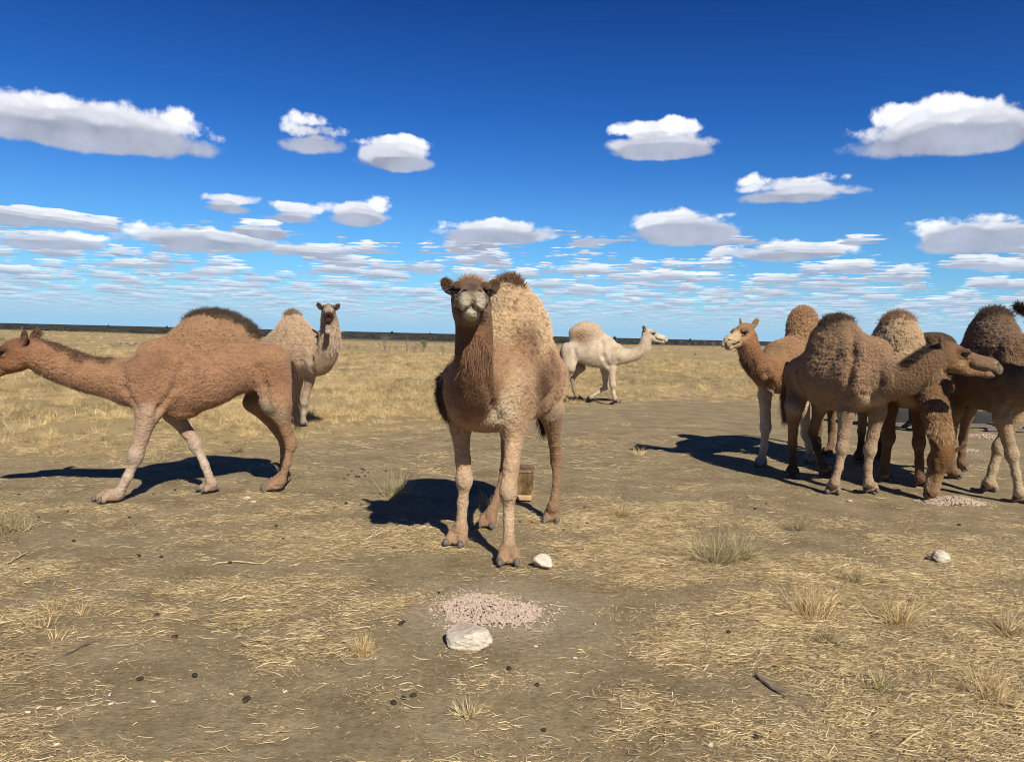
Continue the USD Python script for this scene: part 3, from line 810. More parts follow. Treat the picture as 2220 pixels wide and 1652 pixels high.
def foot(S, ankle, sole, toe_dir, s, col, nails, flat_z=0.0):
    """Two toes on a broad pad, a nail at the end of each."""
    t = unit(np.array([toe_dir[0], toe_dir[1], 0.0]))
    sd = np.array([-t[1], t[0], 0])
    base = np.array([sole[0], sole[1], flat_z])
    S.ell(base + t * .01 * s + [0, 0, .036 * s], np.stack([t, sd, [0, 0, 1.]]), np.array([.105, .088, .036]) * s, .035, col)
    for y in (-1, 1):
        mid = base + t * .02 * s + sd * y * .038 * s + np.array([0, 0, .085 * s])
        tip = base + t * .098 * s + sd * y * .062 * s + np.array([0, 0, .034 * s])
        S.cone(ankle + (base - ankle) * .12, mid, .043 * s, .042 * s, .03, col)
        S.cone(mid, tip, .040 * s, .033 * s, .016, col)
        nails.append((tip + t * .026 * s + np.array([0, 0, .004 * s]), unit(t + sd * y * .15), sd, s))


def nail_mesh(c, t, sd, s):
    m = trimesh.creation.icosphere(2, 1.0)
    v = m.vertices * np.array([.032, .025, .030]) * s
    v[:, 2] = np.where(v[:, 0] > 0, v[:, 2] - v[:, 0] * .35, v[:, 2])
    v[:, 2] = np.maximum(v[:, 2], -.033 * s)
    sd = unit(np.cross([0, 0, 1.], t))
    v = c + v[:, :1] * t + v[:, 1:2] * sd + v[:, 2:] * np.array([0, 0, 1.])
    return v, m.faces


def leg(S, joints, toe_dir, s, cols, nails, side_axis, up_flat=.72, front=True):
    """joints: shoulder or hip, elbow or stifle, knee or hock, cannon, fetlock as (point, radius), then the sole point."""
    (a, ra), (b, rb), (c, rc), (d, rd), (e, re), sole = joints
    up_col, mid_col, low_col, foot_col = cols[:4]
    S.cone(a, b, ra, rb, .09, up_col, flat=(side_axis, up_flat * .85))
    S.cone(b, b + (c - b) * .62, rb, rc * 1.02, .05, mid_col, flat=(side_axis, .85))
    S.cone(b + (c - b) * .62, c, rc * 1.02, rc * .98, .03, mid_col)
    if front:                                            # the wrist: a knobbly joint with a callus in front
        t = unit(np.array([toe_dir[0], toe_dir[1], 0]))
        S.ell(c + t * rc * .22, np.stack([t, np.array([-t[1], t[0], 0]), [0, 0, 1.]]), np.array([rc * 1.0, rc * 1.08, rc * 1.5]), .03, low_col)
        S.ell(c + t * rc * .75 - np.array([0, 0, rc * .5]), np.eye(3), np.full(3, rc * .52), .02, cols[4] if len(cols) > 4 else low_col)
    else:                                                # hock: heel bone stands out behind; callus on the stifle
        t = unit(np.array([toe_dir[0], toe_dir[1], 0]))
        S.ell(c - t * rc * .35 + np.array([0, 0, rc * .35]), np.stack([t, np.array([-t[1], t[0], 0]), [0, 0, 1.]]), np.array([rc * 1.0, rc * .85, rc * 1.5]), .03, low_col)
        S.cone(b + (c - b) * .55 - t * rc * .75, c - t * rc * .85 + np.array([0, 0, rc * .4]), rc * .34, rc * .40, .025, low_col)
        S.ell(b + t * rb * .62, np.eye(3), np.full(3, rb * .6), .05, cols[4] if len(cols) > 4 else mid_col)
    S.cone(c, d, rc * .82, rd, .03, low_col)
    S.cone(d, e, rd, re * .86, .03, low_col)
    S.ell(e, np.eye(3), np.full(3, re), .03, foot_col)
    foot(S, e, sole, toe_dir, s, foot_col, nails)


def camel(spec):
    """Builds one dromedary from its measured joints: one continuous skin, with eyes, nails, tail, hair as parts."""
    rng = np.random.default_rng(spec['seed'])
    S, K = Skin(), spec['cols']
    st = []
    for px, top, bot, dep, hw in spec['trunk']:
        T, B = at(px, top, dep), at(px, bot, dep)
        st.append((T[0], T[1], T[2], B[2], hw))
    ax = unit(np.r_[np.array(st[0][:2]) - np.array(st[-1][:2]), 0])           # towards the head
    la = np.array([-ax[1], ax[0], 0])
    R = np.stack([ax, la, [0, 0, 1.]])
    S.trunk(st, .06, K['body'], cap=spec.get('cap', .15))
    for (px, py, dep), rad, *kk in spec['hump']:
        S.ell(at(px, py, dep), R, rad, kk[0] if kk else .16, K['hump'])
    for (px, py, dep), rad, c in spec.get('lumps', []):
        S.ell(at(px, py, dep), R, rad, .09, c)
    nk = [(at(px, py, dep), r) for px, py, dep, r in spec['neck']]
    # smooth path for the neck
    P = np.array([p for p, _ in nk]); r = np.array([q for _, q in nk])
    from scipy.interpolate import CubicSpline
    tt = np.r_[0, np.cumsum(np.linalg.norm(np.diff(P, axis=0), axis=1))]
    cs, cr = CubicSpline(tt, P), CubicSpline(tt, r)
    u = np.linspace(0, tt[-1], 13)
    path, rad = cs(u), cr(u)
    hs = spec['head']
    ho = at(*hs['o'])
    path = np.vstack([path, ho - unit(hs['fwd']) * .05 * hs['s'] - np.array([0, 0, .01])]); rad = np.r_[rad, .075 * hs['s']]
    flat_ax = unit(np.cross(path[7] - path[4], np.cross(path[7] - path[4], la))) if False else la
    for i in range(len(path) - 1):
        q = i / (len(path) - 2)
        c = K['neck'] * q + K.get('neck_low', K['neck']) * (1 - q)
        S.cone(path[i], path[i + 1], rad[i], rad[i + 1], .07 if i < 3 else .045, c)
    hd = head(S, ho, hs['fwd'], hs.get('up', (0, 0, 1)), hs['s'], K, hs.get('jaw', 0.0), hs.get('ear', (.45, .75)), hs.get('ear_len', .115), hs.get('wide', 1.0))
    nails = []
    for lg in spec['legs']:
        j = [(at(px, py, dep), rr) for px, py, dep, rr in lg['j']]
        sx, sy = lg['sole']
        sole = ground_at(sx, sy)
        tx, ty = lg['toe']
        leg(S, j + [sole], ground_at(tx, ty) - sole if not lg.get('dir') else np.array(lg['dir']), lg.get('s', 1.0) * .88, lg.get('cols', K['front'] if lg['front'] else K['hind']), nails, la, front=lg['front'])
    hc = ho + unit(hs['fwd']) * .17 * hs['s'] - np.array([0, 0, .03])
    hext = np.abs(unit(hs['fwd'])) * .14 * hs['s'] + .20 * hs['s']
    v, f = S.build(spec.get('cell', .014), (hc - hext, hc + hext, spec.get('hcell', .0065)))
    # keep the connected skin only
    import scipy.sparse as sp
    from scipy.sparse.csgraph import connected_components
    g = sp.coo_matrix((np.ones(len(f) * 3), (f.ravel(), np.roll(f, 1, 1).ravel())), (len(v), len(v)))
    _, lab = connected_components(g, directed=False)
    keep = lab == np.bincount(lab).argmax()
    f = f[keep[f[:, 0]]]
    m = np.cumsum(keep) - 1
    v, f = v[keep], m[f]
    n = normals(v, f)
    col = S.colour(v)
    paint = [(at(*c), rr, cc, a) for c, rr, cc, a in spec.get('paint', [])] + hd['paint']
    for c, rr, cc, a in paint:
        w = a * np.clip(1.6 * (1 - np.linalg.norm(v - c, axis=1) / rr), 0, 1) ** 1.2
        w *= .85 + .3 * noise(v * 14, 5)
        col = col * (1 - np.clip(w, 0, 1)[:, None]) + np.asarray(cc) * np.clip(w, 0, 1)[:, None]
    fd = unit(hs['fwd'])
    tq = np.clip((v - ho) @ fd, 0, .46 * hs['s'])
    dface = np.linalg.norm(v - ho - tq[:, None] * fd, axis=1)
    col = (col * .93 + col.mean(1, keepdims=True) * .07) * np.array([1.01, 1.01, .98])
    # woolly regions get locks of wool as real relief
    zone = np.zeros(len(v))
    for c, rr, a in spec.get('wool', []):
        zone = np.maximum(zone, a * np.clip(2.0 * (1 - np.linalg.norm(v - at(*c), axis=1) / rr), 0, 1))
    zone = np.clip(zone, 0, 1)
    big = fbm(v * 13, 3, spec['seed']) - .5
    fine = 1 - 2 * np.abs(fbm(v * np.array([26, 26, 19]), 2, spec['seed'] + 3) - .5)
    v = v + n * (zone * (big * .026 + (fine - .8) * .030) + (1 - zone) * big * .010 * np.clip((np.linalg.norm(v - hc, axis=1) - .15) / .3, 0, 1) * np.clip((v[:, 2] - .5) / .4, .15, 1))[:, None]
    for pts, rad_, dep_ in spec.get('folds', []):                # creases of skin, found where the line of sight meets the hide
        P_ = []
        for px, py in pts:
            d_ = unit(ray(px, py)); rel = v - EYE; t_ = rel @ d_
            near_ = np.linalg.norm(rel - t_[:, None] * d_, axis=1) < .028
            if near_.any():
                P_.append(v[near_][np.argmin(t_[near_])])
        for a_, b_ in zip(P_[:-1], P_[1:]):
            ba = b_ - a_; q_ = np.clip((v - a_) @ ba / (ba @ ba), 0, 1)
            dd = np.linalg.norm(v - a_ - q_[:, None] * ba, axis=1)
            v = v - n * (dep_ * .55 * np.exp(-(dd / rad_) ** 2) - .15 * dep_ * np.exp(-((dd - 2.1 * rad_) / rad_) ** 2))[:, None]
    v[:, 2] = np.maximum(v[:, 2], .001)
    n = normals(v, f)
    col = col * (1 + zone * ((fine - .72) * 1.1))[:, None]
    base = np.array([np.mean([s_[0] for s_ in st]), np.mean([s_[1] for s_ in st]), 0])
    root = xform('camel', base, 0, spec['label'], 'camel')
    put('body', (v - base, f), LK + spec.get('mat', 'coat_wool'), root, True, np.clip(col, .004, .9),
        np.clip(.12 + .7 * zone + .25 * np.clip((v[:, 2] - .85) / .3, 0, 1) * np.clip((np.linalg.norm(v - hc, axis=1) - .2) / .2, 0, 1), 0, 1))
    for e in hd['eyes']:
        m_ = trimesh.creation.icosphere(3, hd['eyer'])
        put('eye', (m_.vertices + e - base, m_.faces), LK + 'eye', root)
    for nl in nails:
        nv, nf = nail_mesh(*nl)
        put('toenail', (nv - base, nf), LK + 'nail', root)
    for a, b, sd in hd['lash']:
        q = np.linspace(0, 1, 14)[:, None]
        p0 = a + (b - a) * q
        d1 = unit(sd * .9 - hd['up'] * .35 + rng.normal(0, .15, (14, 3)))
        lp = np.stack([p0, p0 + d1 * .018 * hs['s'], p0 + d1 * .034 * hs['s'] - hd['up'] * .008], 1) - base
        curves('eyelashes', lp, np.tile([.004, .003, .0015], (14, 1)), LK + 'hair', root, np.tile([.02, .014, .01], (14, 1)))
    if hs.get('jaw', 0) > .3:                             # the open mouth: dark palate and tongue
        for nm, c, rad, mt in (('palate', (.20, 0, -.105), (.15, .045, .034), 'mouth'), ('tongue', (.17, 0, -.165), (.11, .030, .022), 'tongue')):
            m_ = trimesh.creation.icosphere(3, 1.0)
            put(nm, ((m_.vertices * np.array(rad) * hs['s']) @ hd['R'] + hd['L'](*c) - base, m_.faces), LK + mt, root)
    # coat of short hair, then tufts
    back = -ax * .6 + np.array([0, 0, -.8])
    ln = np.where(zone > .4, 1.0, .6)
    low = np.clip((v[:, 2] - .78) / .25, .02, 1)
    hh = spec.get('hair', 26000)
    if hh:
        hw = np.ones(len(v)) * low
        dh = np.linalg.norm(v - ho, axis=1)
        hw *= np.clip((dface - .19 * hs['s']) / .12, .0, 1)
        p, w, c = strands(rng, v, f, n, col, hw * (.35 + zone), hh, spec.get('hairlen', .025), spec.get('lift', .26), back, spec.get('hairw', .0036), .34)
        p2, w2, c2 = strands(rng, v, f, n, col, hw * (1.0 - .7 * zone), hh // 2, .017, .18, back, spec.get('hairw', .0036) * .8, .25)
        curves('coat_hair', np.vstack([p, p2]) - base, np.vstack([w, w2]), LK + 'hair', root, np.vstack([c, c2]))
    for name, zones, count, length, lift, flow, colr, width in spec.get('tufts', []):
        wt = np.zeros(len(v))
        for z in zones:
            c, rr = z[0], z[1]
            c = hd['L'](*c[1:]) if c[0] == 'head' else at(*c)
            wz = np.clip(1 - np.linalg.norm(v - c, axis=1) / rr, 0, 1)
            if len(z) > 2:                       # only skin that faces this way
                wz = wz * (n @ unit(np.array(z[2])) > (z[3] if len(z) > 3 else .2))
            wt = np.maximum(wt, wz)
        if not name.startswith(('crown', 'ear')):
            wt = wt * np.clip((dface - .15 * hs['s']) / .06, 0, 1)
        if wt.max() <= 0:
            print('EMPTY TUFT', spec['label'], name); continue
        fl = flow(dict(ax=ax, la=la, hd=hd)) if callable(flow) else np.array(flow, float)
        cc = col if colr is None else np.tile(colr, (len(v), 1))
        wt = wt ** .8
        p, w, c = strands(rng, v, f, n, cc, wt, count, length, lift, fl, width, .28, 4, .35)
        if colr is not None:                                 # tips of the coat show between
            c = c * rng.uniform(.85, 1.5, (len(c), 1))
        curves(name, p - base, w, LK + 'hair', root, c)
    if 'tail' in spec:
        tp = np.array([at(*q) for q in spec['tail']['p']])
        k = np.r_[0, np.cumsum(np.linalg.norm(np.diff(tp, axis=0), axis=1))]
        cc = CubicSpline(k, tp)(np.linspace(0, k[-1], 10))
        T = Skin()
        for i in range(9):
            T.cone(cc[i], cc[i + 1], .034 - .0022 * i, .034 - .0022 * (i + 1), .02, K['body'])
        tv, tf = T.build(.010)
        tn = normals(tv, tf)
        tc = np.tile(np.array(spec['tail'].get('col', K['body'] * .7)), (len(tv), 1))
        tail = put('tail', (tv - base, tf), LK + 'coat_short', root, True, tc)
        wt = np.clip((np.linalg.norm(tv - cc[0], axis=1) / k[-1]), .1, 1) ** 1.5
        p, w, c = strands(rng, tv, tf, tn, tc * .6, wt, 700, .13, .2, (0, 0, -1), .004, .22, 4, .8)
        curves('tail_hair', p - base, w, LK + 'hair', tail, c)
    return root, hd, base


# ------------------------------------------------------------------ the herd
def palette(body, **kw):
    b = coatcol(*body)
    d = dict(body=b, hump=b, neck=b, face=b, brow=b * .8, muzzle=b, lip=coatcol(150, 140, 125), jaw=b, ear=b * .7, poll=b * .8, lid=b * .55)
    leg_lo = coatcol(*kw.pop('leg', (190, 160, 128)))
    ft = coatcol(*kw.pop('foot', (175, 145, 112)))
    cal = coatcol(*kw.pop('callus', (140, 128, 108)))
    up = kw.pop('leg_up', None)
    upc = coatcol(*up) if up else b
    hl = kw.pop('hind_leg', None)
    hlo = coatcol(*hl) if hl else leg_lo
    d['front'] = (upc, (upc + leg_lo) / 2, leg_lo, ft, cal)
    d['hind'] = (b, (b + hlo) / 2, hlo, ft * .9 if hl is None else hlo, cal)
    for k, v in kw.items():
        d[k] = coatcol(*v)
    return d


def spec_centre():
    K = palette((192, 150, 108), hump=(220, 184, 138), neck=(126, 90, 60), neck_low=(146, 104, 70), face=(136, 102, 74), brow=(108, 82, 58), muzzle=(146, 120, 94), bridge=(104, 80, 62), lip=(214, 200, 176),
                jaw=(120, 90, 66), ear=(96, 72, 52), poll=(162, 122, 84), lid=(70, 52, 42), leg=(222, 188, 152), foot=(188, 150, 114), leg_up=(200, 160, 120), callus=(165, 145, 120), hind_leg=(165, 128, 96))
    return dict(
        label='large tan camel facing straight on, chin raised over the feed pile', seed=11, cell=.0125, cols=K, mat='coat_wool', hair=60000, hairw=.0028, hairlen=.022,
        trunk=[(1035, 775, 925, 5.42, .24), (1052, 735, 938, 5.65, .345), (1095, 705, 925, 6.02, .39), (1135, 720, 905, 6.38, .37), (1162, 760, 885, 6.62, .28)],
        hump=[((1118, 720, 6.0), (.44, .25, .30)), ((1108, 660, 5.95), (.24, .13, .20), .14)],
        lumps=[((1120, 880, 5.62), (.20, .10, .24), K['body'])],
        neck=[(1040, 825, 5.48, .17), (1030, 850, 5.18, .126), (1027, 810, 4.98, .112), (1028, 735, 4.90, .108), (1025, 670, 4.95, .102)],
        head=dict(o=(1020, 651, 4.90), fwd=(.075, -1, .20), s=1.24, ear=(.66, .66), ear_len=.092, wide=1.12),
        legs=[
            dict(front=True, j=[(1118, 835, 5.55, .17), (1117, 925, 5.56, .096), (1102, 1065, 5.42, .058), (1103, 1125, 5.42, .037), (1103, 1188, 5.40, .052)], sole=(1103, 1218), toe=(1101, 1245), s=1.05),
            dict(front=True, j=[(985, 850, 5.80, .15), (998, 925, 5.82, .092), (1007, 1040, 5.80, .058), (1003, 1090, 5.80, .038), (999, 1145, 5.79, .052)], sole=(993, 1178), toe=(965, 1200), s=1.05),
            dict(front=False, j=[(1180, 800, 6.60, .20), (1196, 893, 6.38, .12), (1206, 1000, 6.62, .050), (1207, 1052, 6.60, .034), (1199, 1100, 6.57, .052)], sole=(1197, 1128), toe=(1188, 1148), s=.95),
            dict(front=False, j=[(1085, 800, 6.55, .18), (1100, 890, 6.42, .11), (1098, 1010, 6.62, .050), (1082, 1068, 6.50, .036), (1064, 1115, 6.36, .052)], sole=(1058, 1140), toe=(1040, 1160), s=.95)],
        tail=dict(p=[(1150, 745, 6.72), (1160, 800, 6.80), (1168, 860, 6.78), (1178, 925, 6.72)], col=coatcol(95, 70, 52)),
        paint=[((1090, 885, 5.36), .20, coatcol(238, 212, 172), .8), ((1078, 908, 5.36), .15, coatcol(240, 216, 180), .6), ((1112, 835, 5.45), .17, coatcol(224, 190, 146), .65), ((985, 880, 5.55), .17, coatcol(196, 154, 112), .7), ((1040, 920, 5.4), .14, coatcol(186, 146, 106), .6),
               ((1160, 835, 5.78), .24, coatcol(104, 68, 44), .95), ((1135, 745, 5.7), .20, coatcol(122, 82, 54), .8), ((1190, 800, 6.0), .22, coatcol(128, 88, 58), .7), ((1225, 840, 6.35), .16, coatcol(206, 166, 122), .5), ((960, 860, 5.75), .18, coatcol(92, 64, 46), .9),
               ((1130, 770, 5.6), .18, coatcol(205, 158, 112), .6), ((1225, 860, 6.35), .20, coatcol(212, 172, 128), .7), ((1196, 893, 6.28), .07, coatcol(128, 116, 98), .8),
               ((1020, 760, 4.85), .13, coatcol(78, 54, 40), .6), ((1104, 618, 5.9), .16, coatcol(120, 84, 56), .8)],
        wool=[((1150, 690, 5.9), .55, 1.0), ((1190, 800, 6.1), .45, .9), ((960, 840, 5.8), .3, .9), ((1130, 800, 5.6), .35, .5)],
        tufts=[('hump_tuft', [((1106, 628, 5.9), .12)], 800, .06, .6, (0, 0, 1), coatcol(112, 78, 52), .0042),
               ('throat_mane', [((1030, 755, 4.85), .12, (0, -1, -.1), .2), ((1030, 785, 4.9), .11, (0, -1, -.1), .2)], 1300, .07, .10, (0, 0, -1), coatcol(128, 92, 62), .0032),
               ('shoulder_mane', [((955, 860, 5.75), .20, (-1, 0, 0), .0)], 1800, .06, .4, (-.6, 0, -1), coatcol(84, 58, 42), .0036),
               ('crown_hair', [(('head', -.03, 0, .09), .13)], 900, .035, .6, (0, .3, .6), coatcol(150, 112, 76), .0030),
               ('ear_fringe', [(('head', -.09, -.13, .10), .11), (('head', -.09, .13, .10), .11)], 420, .026, .4, (0, .1, 1), coatcol(120, 90, 64), .0024)],
        folds=[([(1062, 780), (1058, 830), (1075, 880), (1090, 915)], .030, .030), ([(990, 790), (985, 850), (1000, 905)], .03, .025), ([(1215, 830), (1195, 860), (1170, 890)], .03, .03), ([(1120, 880), (1112, 925)], .025, .02), ([(1135, 900), (1150, 860), (1150, 800)], .04, .018)])


def spec_left():
    K = palette((186, 139, 101), neck=(178, 130, 92), neck_low=(178, 136, 98), hump=(186, 143, 103), face=(158, 108, 73), brow=(90, 62, 44), muzzle=(130, 96, 72), lip=(150, 125, 105), jaw=(165, 115, 80), ear=(110, 74, 52), poll=(120, 82, 56), lid=(60, 42, 34),
                leg=(222, 196, 172), foot=(190, 160, 132), leg_up=(172, 128, 94), hind_leg=(176, 138, 104), callus=(128, 122, 98))
    return dict(
        label='reddish tan camel walking to the left with its neck stretched low', seed=21, cell=.014, cols=K, hair=52000, hairw=.0032, hairlen=.026, lift=.20,
        trunk=[(277, 795, 880, 7.10, .20), (312, 742, 896, 7.17, .28), (380, 728, 902, 7.30, .33), (460, 730, 884, 7.45, .36), (535, 730, 848, 7.58, .32), (575, 745, 835, 7.68, .25)], cap=.12,
        hump=[((468, 737, 7.45), (.40, .25, .25), .11), ((462, 714, 7.45), (.25, .17, .155), .08)],
        lumps=[((395, 895, 7.3), (.13, .11, .05), K['body']), ((588, 800, 7.62), (.13, .2, .20), K['body'])],
        neck=[(290, 825, 7.15, .205), (245, 822, 7.05, .165), (180, 808, 6.93, .140), (120, 786, 6.83, .135), (75, 768, 6.75, .120)],
        head=dict(o=(42, 765, 6.70), fwd=(-1, -.20, -.13), s=1.12, ear=(.35, .8)),
        legs=[
            dict(front=True, j=[(318, 815, 7.02, .20), (322, 893, 7.0, .104), (296, 988, 6.97, .061), (277, 1034, 6.95, .040), (257, 1070, 6.94, .052)], sole=(240, 1086), toe=(205, 1091), s=1.05),
            dict(front=True, j=[(345, 830, 7.45, .17), (376, 896, 7.46, .092), (424, 962, 7.45, .056), (444, 1008, 7.44, .037), (459, 1048, 7.44, .049)], sole=(458, 1064), toe=(430, 1068), s=1.0),
            dict(front=False, j=[(584, 790, 7.50, .20), (602, 878, 7.48, .13), (630, 965, 7.62, .052), (622, 1006, 7.61, .037), (609, 1042, 7.60, .048)], sole=(596, 1062), toe=(560, 1064), s=1.0),
            dict(front=False, j=[(575, 800, 7.85, .20), (560, 872, 7.80, .12), (615, 955, 8.02, .052), (616, 1000, 8.03, .038), (618, 1030, 8.02, .050)], sole=(612, 1046), toe=(590, 1047), s=.95)],
        tail=dict(p=[(631, 790, 7.72), (641, 835, 7.72), (640, 880, 7.70), (644, 905, 7.70)], col=coatcol(80, 58, 44)),
        paint=[((345, 785, 6.95), .24, coatcol(146, 104, 72), .40), ((570, 850, 7.4), .15, coatcol(200, 170, 135), .5), ((612, 905, 7.4), .16, coatcol(205, 180, 152), .5), ((586, 890, 7.35), .085, coatcol(124, 120, 96), .9),
               ((590, 820, 7.35), .2, coatcol(150, 98, 66), .5), ((150, 765, 6.88), .13, coatcol(96, 70, 50), .55), ((100, 745, 6.8), .12, coatcol(100, 72, 52), .5), ((215, 795, 7.0), .12, coatcol(110, 82, 58), .5), ((180, 850, 6.93), .09, coatcol(90, 64, 46), .6),
               ((120, 828, 6.83), .10, coatcol(110, 78, 56), .5)],
        wool=[((460, 740, 7.2), .60, .40), ((500, 820, 7.2), .55, .28), ((350, 790, 7.0), .35, .18)],
        tufts=[('hump_mane', [((430, 690, 7.45), .17, (-.35, 0, 1), .45), ((470, 672, 7.45), .20, (0, 0, 1), .5), ((510, 690, 7.48), .15, (.4, 0, 1), .5), ((545, 712, 7.52), .14, (.5, 0, 1), .6)], 3600, .062, .6, (.4, 0, .6), coatcol(80, 66, 54), .0040),
               ('neck_mane', [((215, 796, 7.0), .14, (0, 0, 1), .45), ((165, 772, 6.9), .15, (.3, 0, 1), .45), ((120, 748, 6.83), .13, (.3, 0, 1), .4), ((80, 730, 6.78), .11, (.3, 0, 1), .4)], 2600, .042, .4, (1, .1, .3), coatcol(98, 74, 55), .0036),
               ('throat_mane', [((120, 830, 6.83), .13, (0, 0, -1), .4), ((160, 848, 6.9), .13, (0, 0, -1), .45), ((85, 808, 6.78), .10, (0, 0, -1), .4)], 900, .035, .3, (.6, 0, -.8), coatcol(112, 84, 62), .0034)],
        folds=[([(262, 800), (268, 850), (290, 890)], .03, .03), ([(385, 800), (372, 850), (352, 885), (345, 900)], .028, .035), ([(405, 780), (395, 840), (385, 890)], .05, .02), ([(566, 800), (572, 840), (578, 870)], .03, .04), ([(600, 868), (588, 872)], .015, .018), ([(330, 745), (350, 790), (362, 840)], .05, .016)])


def spec_behind():
    K = palette((206, 172, 134), hump=(212, 178, 140), neck=(196, 166, 134), face=(164, 134, 104), brow=(130, 102, 78), muzzle=(182, 160, 138), lip=(200, 184, 166), jaw=(176, 152, 128), ear=(95, 72, 56), poll=(150, 118, 90), lid=(80, 60, 48),
                leg=(206, 184, 162), foot=(185, 165, 148), leg_up=(190, 156, 122), callus=(170, 150, 130))
    return dict(
        label='pale beige camel bellowing with its mouth wide open, behind the walking camel', seed=31, cell=.016, cols=K, hair=30000, hairw=.0052,
        trunk=[(692, 735, 806, 12.50, .22), (672, 712, 817, 12.75, .31), (640, 700, 815, 13.1, .35), (608, 712, 800, 13.5, .32), (588, 735, 790, 13.8, .24)],
        hump=[((634, 718, 13.1), (.33, .23, .27)), ((634, 692, 13.1), (.15, .12, .12), .1)],
        neck=[(684, 785, 12.6, .21), (702, 778, 12.35, .17), (716, 748, 12.2, .145), (716, 715, 12.15, .135), (713, 690, 12.15, .12)],
        head=dict(o=(712, 677, 12.12), fwd=(.25, -1, .30), s=1.15, jaw=.66, ear=(.6, .7)),
        legs=[
            dict(front=True, j=[(672, 780, 12.62, .15), (671, 825, 12.65, .095), (660, 871, 12.70, .066), (658, 895, 12.72, .046), (656, 913, 12.74, .058)], sole=(656, 922), toe=(664, 932)),
            dict(front=True, j=[(648, 785, 13.0, .15), (647, 828, 13.0, .09), (640, 872, 13.0, .060), (636, 893, 13.0, .043), (636, 906, 13.0, .056)], sole=(636, 916), toe=(641, 922)),
            dict(front=False, j=[(600, 760, 13.6, .2), (592, 812, 13.5, .12), (584, 862, 13.8, .052), (584, 885, 13.8, .04), (586, 897, 13.75, .053)], sole=(588, 905), toe=(594, 910)),
            dict(front=False, j=[(580, 765, 13.8, .19), (566, 815, 13.7, .11), (560, 860, 14.0, .052), (560, 880, 14.0, .04), (562, 892, 14.0, .053)], sole=(563, 900), toe=(570, 905))],
        tail=dict(p=[(570, 745, 13.95), (563, 780, 14.0), (562, 810, 14.0), (562, 830, 14.0)], col=coatcol(120, 98, 76)),
        paint=[((685, 800, 12.45), .16, coatcol(128, 100, 76), .6), ((636, 682, 13.1), .16, coatcol(140, 112, 84), .7)],
        wool=[((640, 720, 12.9), .6, .9), ((670, 760, 12.6), .4, .8)],
        tufts=[('hump_tuft', [((634, 682, 13.1), .16, (0, 0, 1), .3)], 800, .07, .6, (0, 0, 1), coatcol(140, 112, 84), .0060),
               ('throat_mane', [((716, 735, 12.1), .26, (0, -1, 0), .0)], 1300, .08, .25, (0, 0, -1), coatcol(190, 162, 132), .0050),
               ('ear_fringe', [(('head', -.09, -.13, .10), .11), (('head', -.09, .13, .10), .11)], 350, .03, .5, (0, .2, .6), coatcol(84, 62, 48), .004)],
        folds=[([(676, 740), (672, 780), (676, 805)], .05, .05), ([(650, 730), (645, 780)], .06, .03)])


